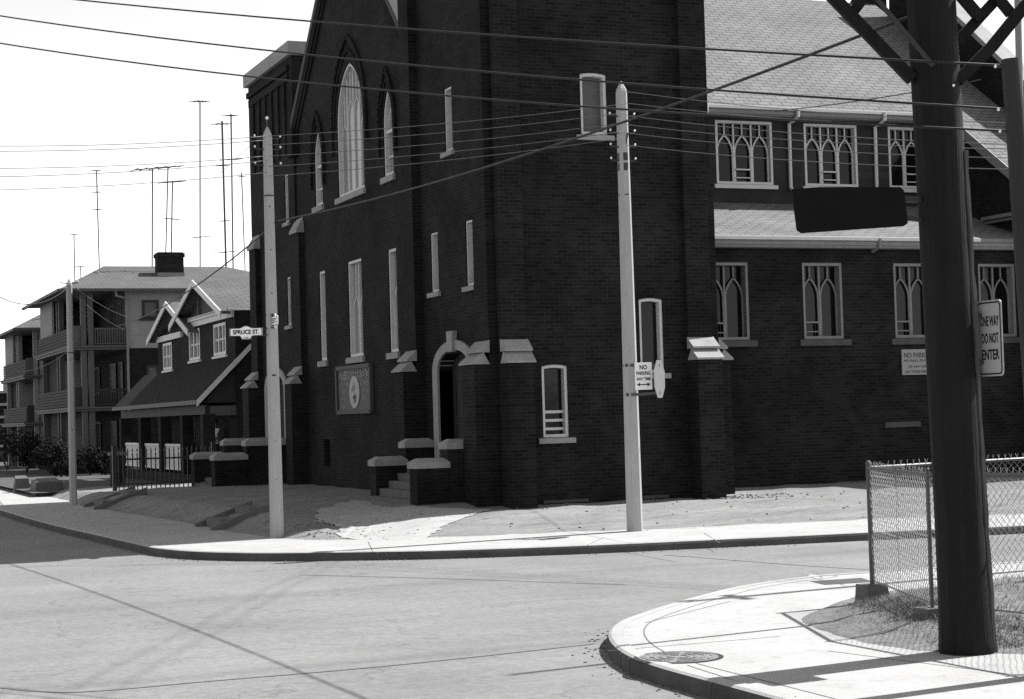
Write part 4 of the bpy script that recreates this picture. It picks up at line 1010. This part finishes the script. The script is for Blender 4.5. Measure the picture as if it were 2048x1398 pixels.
RW = [('topmost', 272, 208), ('second', 290, 226), ('third', 312, 246), ('fourth', 333, 263), ('fifth', 352, 276)]
for nm, y0_, y1_ in RW:
    wire(deep(538, y0_, dLp), deep(1247, y1_, dRp), .006, f'thin wire strung between the two tall concrete poles, {nm} of five', .06, CABLEL)
XW = [('topmost', 183, 250), ('second', 206, 262), ('third', 231, 292), ('fourth', 249, 300), ('fifth', 266, 318), ('sixth', 290, 340)]
for nm, y0_, y1_ in XW:
    wire(deep(1252, y0_, dRp), deep(2160, y1_, 24), .006, f'thin wire running right from the parking-sign pole, {nm} of six', .1, CABLEL)
wire(deep(1550, 222, 40), deep(1960, 160, 30), .010, 'dark service wire rising from the church eave across the pale shingled roof', .05)
wire(deep(-120, 480, 40), deep(138, 573, dFp), .012, 'drooping black wire entering from the left edge to the far concrete pole', .9)
wire(deep(150, 575, dFp), deep(256, 634, 65), .007, 'service wire from far concrete pole to upper porch, higher of two', .1, CABLEL)
wire(deep(150, 590, dFp), deep(250, 660, 65), .007, 'service wire from far concrete pole to upper porch, lower of two', .1, CABLEL)
wire(deep(140, 700, dFp), deep(30, 742, 70), .009, 'service wire from the far concrete pole to the furthest porch house', .2)
wire(deep(372, 400, 62), deep(500, 292, dLp), .005, 'thin aerial wire slanting up through the masts to the church corner', .05, CABLEL)

# ------------------------------------------------------------------ left street: iron fence, steps, blocks
fy = 19.95
IF = thing('iron_fence', (-3, fy, .4), 'black iron picket fence between the church yard and the porch house', 'fence')
xa, xb_ = -4.15, -1.45
n = 21
for k in range(n):
    x = xa+(xb_-xa)*k/(n-1); m = MB(); m.bar((x, fy, .35), (x, fy, 1.50+.05*math.sin(k*1.3)), .035, .03); m.tube([(x, fy, 1.5), (x, fy, 1.62)], [.03, .004], 4); m.build('picket', IRON, IF)
for z in (1.28, .55): m = MB(); m.bar((xa-.05, fy, z), (xb_+.05, fy, z), .03, .05); m.build('rail', IRON, IF)
for x in (xa-.12, xb_+.1): m = MB(); m.box((x-.06, fy-.06, .2), (x+.06, fy+.06, 1.7)); m.build('post', IRON, IF)
xg, yg = PZ(236, 985, .2)
m = MB(); m.box((xg-.2, yg-.2, .15), (xg+.2, yg+.2, 1.35)); GP = thing('gate_post', (xg, yg, .15), 'dark square gate post with pale cap at the left end of the iron fence', 'gate post'); m.build('shaft', BRICK2, GP)
m = MB(); m.box((xg-.26, yg-.26, 1.35), (xg+.26, yg+.26, 1.45)); m.build('cap', CONCB, GP)
def steps(pts, label, n=2):
    """two sloping cheek kerbs and treads cut in the bank"""
    p, q, w, h = pts
    T = thing('bank_steps', p, label, 'steps'); p = Vector(p); q = Vector(q); d = (q-p); d.z = 0; d.normalize(); s_ = Vector((-d.y, d.x, 0))
    for sg in (-1, 1):
        m = MB(); o = s_*(sg*w/2); e = s_*.09
        m.hexa([p+o-e+Vector((0, 0, -.1)), p+o+e+Vector((0, 0, -.1)), q+o+e+Vector((0, 0, -.3)), q+o-e+Vector((0, 0, -.3)), p+o-e+Vector((0, 0, .06)), p+o+e+Vector((0, 0, .06)), q+o+e+Vector((0, 0, .07)), q+o-e+Vector((0, 0, .07))])
        o_ = m.build('cheek_kerb', CONCB, T); clean(o_)
    for k in range(n):
        m = MB(); a = p+(q-p)*((k+.35)/n); b = p+(q-p)*((k+1.0)/n); o = s_*(w/2-.09)
        zt = p.z+(q.z-p.z)*(k+1)/n-.02
        m.hexa([Vector((v.x, v.y, z)) for z in (p.z-.1, zt) for v in (a-o, a+o, b+o, b-o)]); o_ = m.build('tread', CONCB, T); clean(o_)
steps([(-5.35, 3.1, .14), (-4.15, 3.1, .56), 1.5, .4], 'shallow concrete steps cut in the earth bank nearest the corner')
steps([(-5.85, 14.6, .14), (-4.5, 14.6, .58), 1.7, .5], 'concrete steps with sloping kerbs at the gate post beside the far pavement')
for (px, py, sx, sy, h, lab) in ((45, 985, .5, .7, .55, 'squat pale stone block with a sloping top by the far pavement, left of the planter'), (100, 990, .9, 1.6, .5, 'low concrete planter wall in front of the three-storey porch houses')):
    x, y = PZ(px, py, .14); m = MB(); m.hexa([(x-sx/2, y, .1), (x+sx/2, y, .1), (x+sx/2, y+sy, .1), (x-sx/2, y+sy, .1), (x-sx/2+.04, y+.04, .14+h*.85), (x+sx/2-.04, y+.04, .14+h*.85), (x+sx/2-.08, y+sy-.1, .14+h), (x-sx/2+.08, y+sy-.1, .14+h)])
    tag(m.build('concrete_block', CONCB), lab, 'block')
x, y = PZ(422, 972, .45); m = MB()
for k in range(5): m.ball((x+(k-2)*.17, y+.05*(k % 2), .42+.07*(k % 3)), .17, 8, 5, (1, .8, .6))
tag(m.build('stone_heap', CONCB), 'small heap of pale stones lying against the foot of the iron fence', 'stone heap')

# ------------------------------------------------------------------ gabled porch house
HY0, HZ = PX(469, 620, .0); HY1, _ = PX(316, 690, .0)
GH = thing('gabled_house', (2, 31, .3), 'brick house with two white-trimmed gables above a long shed-roofed porch', 'house')
gx = .0; z0 = .2; rx = -.4
HW = []
for a, b_, c_, d_ in ((379, 661, 402, 718), (428, 650, 454, 708), (327, 688, 346, 738)):
    (ya, za), (yb_, zb) = PX(a, b_, gx), PX(c_, d_, gx); HW.append((min(ya, yb_), max(ya, yb_), zb, za))
mb = MB(); pierced(mb, FX(gx), rect(HY0, HY1, z0, HZ), [rect(*q) for q in HW], .12)
mb.poly([(gx, HY0, z0), (11, HY0, z0), (11, HY0, HZ), (gx, HY0, HZ)]); mb.poly([(gx, HY1, z0), (11, HY1, z0), (11, HY1, HZ), (gx, HY1, HZ)])
o = mb.build('wall', BRICK2, GH); clean(o)
for y0_, y1_, d_, e_ in HW:
    fr = FX(gx)
    def tr(m, y0_=y0_, y1_=y1_, d_=d_, e_=e_, fr=fr):
        for k in (1, 2): ribbon(m, fr, [(y0_+(y1_-y0_)*k/3, d_), (y0_+(y1_-y0_)*k/3, e_)], .12, .0, .07)
        ribbon(m, fr, [(y0_, (d_+e_)/2), (y1_, (d_+e_)/2)], .06, .02, .07)
    w = window(fr, rect(y0_, y1_, d_, e_), .08, .1, d0=-.03, tracery=tr, par=GH); sill(w, fr, y0_, y1_, d_, .09, .1, .08, mat=WOOD_W)
def gable(yr, zr, y0_, y1_, ze, x0, x1, nm):
    def pl(y): return ze+(zr-ze)*(1-abs(y-yr)/((y1_-y0_)/2))
    mb = MB()
    for ya, yb_ in ((y0_, yr), (yr, y1_)):
        mb.hexa([(x0, ya, pl(ya)-.1), (x1, ya, pl(ya)-.1), (x1, yb_, pl(yb_)-.1), (x0, yb_, pl(yb_)-.1), (x0, ya, pl(ya)), (x1, ya, pl(ya)), (x1, yb_, pl(yb_)), (x0, yb_, pl(yb_))])
    o = mb.build('roof', ROOF_H, GH); clean(o)
    m = MB()
    for ya, yb_ in ((y0_-.05, yr), (yr, y1_+.05)):
        m.hexa([(x0-.05, ya, pl(ya)-.2), (x0-.005, ya, pl(ya)-.2), (x0-.005, yb_, pl(yb_)-.2), (x0-.05, yb_, pl(yb_)-.2), (x0-.05, ya, pl(ya)+.02), (x0-.005, ya, pl(ya)+.02), (x0-.005, yb_, pl(yb_)+.02), (x0-.05, yb_, pl(yb_)+.02)])
    b = m.build('bargeboard', WOOD_W, o); clean(b)
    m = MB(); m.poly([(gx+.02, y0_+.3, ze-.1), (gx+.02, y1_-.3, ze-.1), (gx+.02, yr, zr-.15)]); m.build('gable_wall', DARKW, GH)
    m = MB(); m.bar((gx-.02, yr+.9, ze-.1), (gx-.02, yr+.9, pl(yr+.9)-.1), .1); m.build('gable_post', MIDW, GH); m = MB(); m.bar((gx-.02, yr-1.4, ze-.1), (gx-.02, yr-1.4, pl(yr-1.4)-.1), .09); m.build('gable_post', MIDW, GH)
a_, b_, c_ = PX(386, 561, rx), PX(442, 621, rx), PX(340, 651, rx); gable(a_[0], a_[1], b_[0], 2*a_[0]-b_[0], (b_[1]+c_[1])/2, rx, 11, 'a')
a2, c2_ = PX(330, 604, rx), PX(293, 681, rx); gable(a2[0], a2[1], 2*a2[0]-c2_[0], c2_[0], c2_[1], rx+.04, 6, 'b')
F1, F2 = PX(370, 655, gx), PX(468, 626, gx); F3, F4 = PX(317, 678, gx), PX(366, 662, gx)
mb = MB(); mb.box((gx-.1, F2[0], F2[1]-.12), (gx-.003, F1[0], F2[1]+.06)); mb.box((gx-.16, F2[0]-.1, F2[1]+.063), (gx-.003, F1[0], F2[1]+.12)); mb.box((gx-.1, F4[0], F3[1]-.16), (gx-.003, F3[0], F3[1]+.05)); mb.build('frieze', WOOD_W, GH)
mb = MB(); y = F2[0]
while y < F1[0]: mb.box((gx-.12, y, F2[1]+.125), (gx-.003, y+.1, F2[1]+.22)); y += .22
mb.build('dentils', WOOD_W, GH)
# porch
def pr_(x): return 3.02+(x+1.2)*1.0
mb = MB(); mb.hexa([(-1.2, 22.5, pr_(-1.2)-.1), (gx, 22.5, pr_(gx)-.1), (gx, 38, pr_(gx)-.1), (-1.2, 38, pr_(-1.2)-.1), (-1.2, 22.5, pr_(-1.2)), (gx, 22.5, pr_(gx)), (gx, 38, pr_(gx)), (-1.2, 38, pr_(-1.2))])
pro = mb.build('porch_roof', ROOF_D, GH)
mb = MB(); mb.hexa([(-1.28, 22.42, pr_(-1.28)-.14), (gx+.5, 22.42, pr_(gx+.5)-.14), (gx+.5, 22.48, pr_(gx+.5)-.14), (-1.28, 22.48, pr_(-1.28)-.14), (-1.28, 22.42, pr_(-1.28)+.05), (gx+.5, 22.42, pr_(gx+.5)+.05), (gx+.5, 22.48, pr_(gx+.5)+.05), (-1.28, 22.48, pr_(-1.28)+.05)]); mb.build('bargeboard', WOOD_W, pro)
mb = MB(); mb.box((-1.3, 22.5, 2.86), (-1.21, 38, 3.0)); mb.build('gutter', MIDW, pro)
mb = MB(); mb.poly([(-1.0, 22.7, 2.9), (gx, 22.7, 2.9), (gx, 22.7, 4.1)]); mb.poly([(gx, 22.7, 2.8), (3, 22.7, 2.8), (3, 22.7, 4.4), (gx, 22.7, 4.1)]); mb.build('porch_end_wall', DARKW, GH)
mb = MB(); mb.box((-.95, 22.79, 2.55), (-.8, 38, 2.85)); mb.build('porch_beam', DARKW, GH); mb = MB(); mb.box((-.8, 22.62, 2.5), (1.2, 22.78, 2.8)); mb.build('porch_beam', MIDW, GH)
mb = MB(); mb.box((-1.05, 22.7, .2), (gx-.02, 38, .62)); mb.build('porch_floor', BRICK2, GH)
pys = [22.75, 25.9, 29.6, 33.4, 37.5]
for y in pys: mb = MB(); mb.box((-1.08, y-.22, .62), (-.7, y+.22, 2.55)); mb.build('porch_pier', BRICK2, GH)
mb = MB(); mb.box((1.15, 22.6, .3), (1.35, 22.8, 2.5)); mb.build('porch_pier', WOOD_G, GH)
for a, b in zip(pys[1:-1], pys[2:]):
    mb = MB(); y0_ = a+.22; y1_ = b-.22; mb.box((-.95, y0_, 1.52), (-.85, y1_, 1.60)); mb.box((-.95, y0_, .72), (-.85, y1_, .80))
    k = y0_+.06
    while k < y1_: mb.box((-.92, k, .8), (-.88, k+.10, 1.52)); k += .125
    mb.box((-.96, y0_, .8), (-.84, y0_+.1, 1.75)); mb.build('balustrade', WOOD_W, GH)
mb = MB(); fr = FX(gx-.01)
slab2(mb, fr, rect(26.6, 27.6, .62, 2.6), 0); mb.build('front_door', DARKW, GH)
mb = MB(); slab2(mb, fr, rect(28.8, 30.6, 1.3, 2.6), -.01); w_ = mb.build('porch_window', GLASS, GH)
# person on the porch
PE = thing('person', (-.35, 24.1, .62), 'person in a white short-sleeved shirt and dark trousers standing on the shaded porch', 'person')
me = bpy.data.meshes.new('body')
J = {'pel': (0, 0, .95), 'w': (0, 0, 1.12), 'ch': (0, 0, 1.35), 'nk': (0, 0, 1.50), 'hd': (-.02, 0, 1.58), 'ht': (-.02, 0, 1.72),
     'sl': (0, .19, 1.42), 'el': (.03, .25, 1.15), 'wl': (-.05, .25, .92), 'fl': (-.06, .25, .80), 'sr': (0, -.19, 1.42), 'er': (-.04, -.26, 1.17), 'wr': (-.2, -.2, 1.0), 'fr': (-.28, -.16, .97),
     'hl': (0, .1, .90), 'kl': (-.02, .11, .50), 'al': (0, .11, .09), 'tl': (-.14, .12, .04), 'hr': (0, -.1, .90), 'kr': (-.03, -.11, .50), 'ar': (0, -.12, .09), 'tr': (-.14, -.14, .04)}
rad = dict(pel=.13, w=.12, ch=.145, nk=.06, hd=.085, ht=.09, sl=.075, el=.048, wl=.032, fl=.03, sr=.075, er=.048, wr=.032, fr=.03, hl=.1, kl=.07, al=.045, tl=.04, hr=.1, kr=.07, ar=.045, tr=.04)
ks = list(J); E_ = [('pel', 'w'), ('w', 'ch'), ('ch', 'nk'), ('nk', 'hd'), ('hd', 'ht'), ('ch', 'sl'), ('sl', 'el'), ('el', 'wl'), ('wl', 'fl'), ('ch', 'sr'), ('sr', 'er'), ('er', 'wr'), ('wr', 'fr'), ('pel', 'hl'), ('hl', 'kl'), ('kl', 'al'), ('al', 'tl'), ('pel', 'hr'), ('hr', 'kr'), ('kr', 'ar'), ('ar', 'tr')]
me.from_pydata([J[k] for k in ks], [(ks.index(a), ks.index(b)) for a, b in E_], [])
ob = bpy.data.objects.new('tmp', me); COL.objects.link(ob)
sk = ob.modifiers.new('s', 'SKIN'); sv = me.skin_vertices[0].data
for i, k in enumerate(ks): sv[i].radius = (rad[k], rad[k]); sv[i].use_root = (k == 'pel')
sd_ = ob.modifiers.new('u', 'SUBSURF'); sd_.levels = 2; sd_.render_levels = 2
dg = bpy.context.evaluated_depsgraph_get(); dg.update(); bm_ = bpy.data.meshes.new_from_object(ob.evaluated_get(dg)); bpy.data.objects.remove(ob)
bm_.name = 'body'; bm_.materials.clear()
for m_ in (SKIN, SHIRT, TROUS): bm_.materials.append(m_)
for p in bm_.polygons:
    c = p.center; p.use_smooth = True
    if c.z < .98 and abs(c.y) < .2 and c.z > .07 and c.x > -.12: p.material_index = 2
    elif .98 <= c.z < 1.47 and not (abs(c.y) > .2 and c.z < 1.2): p.material_index = 1
    elif c.z <= .07: p.material_index = 2
body = bpy.data.objects.new('body', bm_); COL.objects.link(body); body.parent = PE; ORG[body.name] = ORG[PE.name]
o_ = ORG[PE.name]; m = MB(); m.ball(o_+Vector((.0, 0, 1.70)), .105, 10, 8, (1, .9, .8)); m.build('hair', HAIRM, PE, smooth=True)
m = MB(); m.ball(o_+Vector((-.115, 0, 1.62)), .018, 6, 4); m.build('nose', SKIN, PE)

# ------------------------------------------------------------------ three-storey porch houses
def porch_house(y0, z_eave, label, ylen, xf=-1.55, xw=.77, zf=(.5, 3.1, 5.75), cm=None):
    cm = cm or MIDW
    T = thing('porch_house', (xw, y0, .2), label, 'apartment house', 'three-storey porch houses')
    y1 = y0+ylen; xb_ = xw+8.5
    mb = MB(); mb.box((xw, y0, .1), (xb_, y1, zf[2]-.1)); mb.build('wall', BRICK2, T)
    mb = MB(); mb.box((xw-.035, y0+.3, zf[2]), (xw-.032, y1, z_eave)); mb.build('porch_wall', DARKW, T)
    mb = MB(); mb.box((xw-.03, y0-.03, zf[2]-.1), (xb_, y1, z_eave)); mb.build('upper_wall', STUCCO, T)
    e = .65; zt = z_eave+1.42; xr0 = xw-.3+.0; rx0, rx1 = .15+xw-.77, xb_-3
    ym = (y0+y1)/2
    A = [(xf-e, y0-e, z_eave-.02), (xb_+e, y0-e, z_eave-.02), (xb_+e, y1+e, z_eave-.02), (xf-e, y1+e, z_eave-.02)]
    r0, r1 = (rx0+.4, ym-1.2, zt), (rx1, ym-1.2, zt); r2, r3 = (rx1, ym+1.2, zt), (rx0+.4, ym+1.2, zt)
    mb = MB(); mb.poly([A[0], A[1], r1, r0]); mb.poly([A[1], A[2], r2, r1]); mb.poly([A[2], A[3], r3, r2]); mb.poly([A[3], A[0], r0, r3]); mb.poly([r0, r1, r2, r3]); mb.poly(A[::-1]); rf = mb.build('roof', ROOF_H, T)
    mb = MB(); g_ = .11
    for (a, b) in ((0, 1), (3, 0)):
        p, q = Vector(A[a]), Vector(A[b]); mb.bar(p-Vector((0, 0, .04)), q-Vector((0, 0, .04)), g_, .12)
    mb.build('gutter', MIDW, rf)
    for zl in zf[1:]:
        mb = MB(); mb.box((xf-.15, y0-.12, zl-.16), (xw, y1, zl)); mb.box((xf-.22, y0-.2, zl-.05), (xw, y1+.1, zl+.03)); mb.build('porch_floor', MIDW, T)
    mb = MB(); mb.box((xf-.1, y0, .1), (xw, y1, zf[0])); mb.build('porch_base', BRICK2, T)
    tops = list(zf[1:])+[z_eave+.05]
    mb = MB(); mb.box((xf+.3, y1-.14, .1), (xw, y1, z_eave)); mb.box((xf+.1, ym+1.6, zf[2]), (xf+.2, y1, z_eave)); mb.build('end_boards', STUCCO, T)
    for k, zl in enumerate(zf):
        for yy in (y0+.1, ym-.3, ym+.5, y1-.2):
            for xx in ((xf+.33, xf+.64) if yy == y0+.1 else (xf+.15,)):
                mb = MB(); mb.box((xx-.0, yy-.11, zl), (xx+.22, yy+.11, tops[k]-.16)); mb.build('column', cm, T)
        mb = MB()
        if k:
            mb.box((xf+.9, y0+.02, zl+.72), (xw, y0+.12, zl+.80)); mb.box((xf+.9, y0+.03, zl+.08), (xw, y0+.11, zl+.14))
            x = xf+.92
            while x < xw: mb.box((x, y0+.04, zl+.14), (x+.05, y0+.1, zl+.72)); x += .105
            mb.box((xf, y0+.05, zl+.05), (xf+.35, y0+.1, zl+.9)); mb.build('railing', MIDW if k == 2 else DARKW, T)
            mb = MB()
            for q in range(6): mb.box((xf-.02, y0+.35, zl+.08+q*.13), (xf+.04, y1, zl+.19+q*.13))
            mb.build('front_boards', PORCHB, T)
        else:
            mb.box((xf-.02, y0+.1, zl), (xf+.06, ym-.6, zl+.75)); mb.box((xf, y0, zl), (xw, y0+.12, zl+.7)); mb.build('railing', DARKW, T)
        # windows and doors on the porch wall
        for ya, yb_, za, zb in ((y0+1, y0+2, zl+.05, zl+2.0), (y0+2.8, y0+4.4, zl+.7, zl+2.0), (y1-4.2, y1-2.6, zl+.7, zl+2.0)):
            m2 = MB(); lining(m2, FX(xw-.05), rect(ya, yb_, za, zb), .09, -.02, .02); w = m2.build('window', MIDW, T); m2 = MB(); slab2(m2, FX(xw-.05), rect(ya, yb_, za, zb), .012); m2.build('pane', PANED, w)
    fr = FY(y0-.04)
    for a0, a1, b0_, b1 in ((1.42, 2.15, 6.93, 7.75), (1.55, 2.1, 4.0, 4.9)):
        m2 = MB(); lining(m2, fr, rect(a0+xw-.77, a1+xw-.77, b0_, b1), .1, -.03, .02); w = m2.build('window', DARKW, T); m2 = MB(); slab2(m2, fr, rect(a0+xw-.77, a1+xw-.77, b0_, b1), .0); m2.build('pane', BLIND, w)
        sill(w, fr, a0+xw-.77, a1+xw-.77, b0_, .08, .15, .06, mat=DARKW, inn=.03)
    m2 = MB(); m2.tube([(xw-.55, y0-.55, z_eave-.08), (xw-.55, y0-.5, z_eave-.3), (xw-.05, y0-.22, z_eave-.42), (xw-.03, y0-.2, z_eave-.7), (xw-.03, y0-.2, .3)], .055, 8); m2.build('downspout', WOOD_G, T)
    return T
H1 = porch_house(46.0, 8.22, 'nearer three-storey house with stacked open porches, pale upper boards and brick chimney', 11.5)
mb = MB(); y = 48.2; x0_, z1_ = PY(316, 504, y); x1_, _ = PY(367, 504, y)
mb.box((x0_, y, 8.2), (x1_, y+.8, z1_)); mb.box((x0_-.05, y-.05, z1_-.22), (x1_+.05, y+.85, z1_-.05)); ch_ = mb.build('chimney', BRICK2, H1)
mb = MB(); mb.box((x0_-.02, y-.02, 8.2), (x1_+.02, y+.82, 9.15)); mb.build('flashing', PAINTG, ch_)
porch_house(60.6, 7.35, 'further three-storey porch house with pale columns, partly hidden by the nearer one', 10.5, -1.75, .6, (.2, 2.55, 4.95), WOOD_G)
DB = thing('distant_building', (-2.5, 84, .1), 'low flat-roofed brick building with white ledges at the far left', 'building')
x0_, zt = PY(-30, 783, 84); x1_, _ = PY(60, 783, 84)
mb = MB(); mb.box((x0_, 84, .1), (x1_+4, 92, zt)); mb.build('wall', BRICK2, DB)
for yy in (783, 808, 833):
    _, z = PY(20, yy, 84); mb = MB(); mb.box((x0_-.1, 83.85, z-.1), (x1_+4, 84, z+.06)); mb.build('ledge', STONE, DB)
mb = MB(); _, z = PY(20, 890, 84); mb.box((x0_, 83.2, z-.1), (x0_+2.6, 83.98, z+.06)); mb.build('canopy', WOOD_W, DB)
mb = MB(); x2_, z2 = PY(36, 766, 86); mb.box((x2_-.5, 86, zt), (x2_+3, 90, z2+.3)); mb.build('roof_hut', STUCCO, DB)

# ------------------------------------------------------------------ aerials
def antenna(px, ytop, ybot, Y, label, booms, r=.022, topx=None):
    x, z1 = PY(topx if topx else px, ytop, Y); xb, z0 = PY(px, ybot, Y); z0 -= .3
    T = thing('tv_antenna', (xb, Y, z0), label, 'antenna', 'television aerials on the house roofs')
    m = MB(); m.tube([(xb, Y, z0), ((x+xb)/2+.0, Y, (z0+z1)/2), (x, Y, z1)], r*1.35, 6); m.build('mast', IRON, T)
    for f, l, ang, ne in booms:
        c = Vector((xb+(x-xb)*f, Y, z0+(z1-z0)*f)); d = Vector((math.cos(R(ang)), math.sin(R(ang)), .12)); d.normalize(); s_ = Vector((-d.y, d.x, 0)).normalized()
        m = MB(); m.bar(c-d*l*.5, c+d*l*.5, .045)
        for k in range(ne):
            q = c+d*l*(k/(max(ne-1, 1))-.5); w = l*(.33-.03*k); m.bar(q-s_*w, q+s_*w, .028)
        m.build('boom', IRON, T)
antenna(400, 203, 530, 53, 'tallest television aerial, a thin mast with small tilted boom and low second boom', [(1, .95, 40, 4), (.2, .9, 35, 3)], .024)
antenna(452, 242, 528, 53, 'thick paired television mast just left of the church corner', [(.98, .9, 30, 4), (.7, .6, 40, 3), (.33, .5, 30, 3), (.12, .9, 20, 2)], .035, 444)
antenna(466, 228, 530, 55, 'television mast with bow-tie element nearest the church corner', [(.99, .8, 45, 4), (.71, 1.0, 30, 3)], .028, 462)
antenna(490, 345, 530, 51, 'short bent television mast almost touching the church wall', [(.96, .5, 80, 3)], .02, 483)
antenna(304, 337, 530, 51, 'television aerial with broad horizontal boom left of the brick chimney', [(1, 1.8, 10, 5)], .024, 305)
antenna(331, 334, 505, 49.5, 'television aerial leaning over the brick chimney, left of its pair', [(1, 1.3, 10, 4)], .02, 336)
antenna(342, 364, 505, 49.5, 'lower television aerial on the brick chimney with tilted boom', [(1, 1.1, 25, 4), (.52, .6, 140, 2)], .022, 345)
antenna(199, 341, 545, 52, 'television mast with three small booms left of the hipped roof', [(1, .5, 60, 3), (.8, .5, 60, 3), (.64, .5, 60, 3)], .02, 193)
antenna(150, 469, 590, 62, 'faint small aerial just above the far concrete pole', [(1, .5, 60, 3)], .02, 148)
antenna(163, 533, 585, 62, 'lowest little aerial right of the far concrete pole', [(1, .7, 40, 3)], .02, 161)

# ------------------------------------------------------------------ shrubs in front of the porch houses
def shrub(x, y, z, r, h, seed, label, n=1500):
    rn = random.Random(seed); T = thing('shrub', (x, y, z), label, 'shrub', 'shrubs before the porch houses')
    m = MB()
    for k in range(6):
        a = rn.uniform(0, 6.28); m.tube([(x, y, z), (x+math.cos(a)*r*.3, y+math.sin(a)*r*.3, z+h*.45), (x+math.cos(a)*r*.6, y+math.sin(a)*r*.6, z+h*.8)], [.03, .02, .008], 5)
    m.build('stems', BARK, T)
    m = MB(); cl = [(rn.uniform(-.6, .6)*r, rn.uniform(-.6, .6)*r, rn.uniform(.35, .85)*h, rn.uniform(.25, .5)*r) for _ in range(9)]
    for k in range(n):
        c = rn.choice(cl); a, b = rn.uniform(0, 6.28), math.acos(rn.uniform(-1, 1)); q = c[3]*rn.uniform(.5, 1.1)
        p = Vector((x+c[0]+q*math.sin(b)*math.cos(a), y+c[1]+q*math.sin(b)*math.sin(a), max(z+.05, z+c[2]+q*math.cos(b))))
        u_ = Vector((rn.gauss(0, 1), rn.gauss(0, 1), rn.gauss(0, 1))).normalized(); v_ = u_.cross(Vector((rn.gauss(0, 1), rn.gauss(0, 1), rn.gauss(0, 1)))).normalized(); s_ = rn.uniform(.05, .1)
        m.poly([p-u_*s_, p+v_*s_*.5, p+u_*s_, p-v_*s_*.5])
    m.build('foliage', LEAF, T)
for px, Y, r_, h_, sd, lab in ((100, 44.5, 1.0, 1.5, 1, 'dark round shrub under the pale columns left of the far concrete pole'), (52, 50, 1.2, 1.7, 2, 'dark shrub behind the squat stone block'), (15, 58, 1.4, 2.0, 3, 'dark tall shrub at the left edge of the street'), (180, 43.5, .9, 1.0, 4, 'low dark shrub right of the far concrete pole'), (212, 42.8, .8, .8, 5, 'low straggly shrub beside the gate post'), (122, 42.0, .5, .6, 6, 'small weed clump by the foot of the far concrete pole')):
    x, _ = PY(px, 930, Y); shrub(x, Y, .25, r_, h_, sd, lab)

# loose stones on the dirt yard
rn = random.Random(11); m = MB()
for k in range(620):
    x, y = rn.uniform(-4.5, 9), rn.uniform(-6.2, 1.2)
    if k % 3 == 0: y = (-.25 if x < 4.8 else 1.35)-abs(rn.gauss(0, .25))
    elif k % 3 == 1: x, y = rn.gauss(5.2, .7), rn.gauss(-.3, .5)
    elif k % 4 == 0: x, y = rn.gauss(-3.9, .5), rn.gauss(-1.3, .7)
    if dA(x, y) < .05 or (x > 0 and y > -.1): continue
    m.ball((x, y, yard_h(x, y)+.012), rn.uniform(.006, .024), 6, 4, (rn.choice((1, 1, 1.3, 1.8)), 1, .7))
for line, sd in ((KERB_A, sideA), (KERB_B, sideB)):
    for k in range(260):
        i = rn.randrange(6, len(line)-12); t_ = rn.random(); p_ = line[i]+(line[i+1]-line[i])*t_; nn = (line[i+1]-line[i]).normalized(); nn = Vector((-nn.y, nn.x))*sd
        p_ = p_-nn*abs(rn.gauss(.03, .12)); m.ball((p_.x, p_.y, .004), rn.uniform(.004, .016), 5, 3, (1.3, 1, .6))
o = m.build('gravel', plain('pebbles', .12, .9, .5, 30.), base=(0, 0, 0)); o['kind'] = 'stuff'; tag(o, 'loose stones and clods scattered over the dirt strip beside the church', 'gravel')

# ------------------------------------------------------------------ light
AZ, EL = 61.0, 50.0
hv = _r0*math.sin(R(AZ))+Vector((0, 1, 0))*math.cos(R(AZ)); hv = toloc(hv); hv.normalize()
sdir = Vector((hv.x*math.cos(R(EL)), hv.y*math.cos(R(EL)), math.sin(R(EL))))
sun = bpy.data.lights.new('sun', 'SUN'); sun.energy = 4.2; sun.angle = R(.5); sun.color = (1, .99, .98)
so = bpy.data.objects.new('sun', sun); COL.objects.link(so); so.rotation_euler = sdir.to_track_quat('Z', 'Y').to_euler(); so.location = (0, 0, 40)
W = bpy.data.worlds.new('World'); SC.world = W; W.use_nodes = True
nt = W.node_tree; bg = nt.nodes['Background']
sky = nt.nodes.new('ShaderNodeTexSky'); sky.sky_type = 'NISHITA'; sky.sun_disc = False; sky.sun_elevation = R(EL); sky.sun_rotation = math.atan2(hv.x, hv.y)
sky.dust_density = .4; sky.air_density = 1.5; sky.ozone_density = 1.0
# black-and-white film behind a red filter: only the red of the sky light is recorded
bw = nt.nodes.new('ShaderNodeSeparateColor'); nt.links.new(sky.outputs[0], bw.inputs[0]); nt.links.new(bw.outputs[0], bg.inputs['Color']); bg.inputs['Strength'].default_value = .125
# ------------------------------------------------------------------ camera
cam = bpy.data.cameras.new('camera'); cam.sensor_width = 36; cam.lens = 36*F/2048; cam.clip_start = .1; cam.clip_end = 6000
co = bpy.data.objects.new('camera', cam); COL.objects.link(co)
M = Matrix.Identity(4)
for i in range(3): M[i][0] = CR[i]; M[i][1] = CU[i]; M[i][2] = -CF[i]; M[i][3] = CAM[i]
co.matrix_world = M; SC.camera = co
SC.view_settings.view_transform = 'Standard'; SC.view_settings.look = 'None'; SC.view_settings.exposure = 1.15; SC.view_settings.gamma = 1
SC.cycles.max_bounces = 6; SC.cycles.use_denoising = False
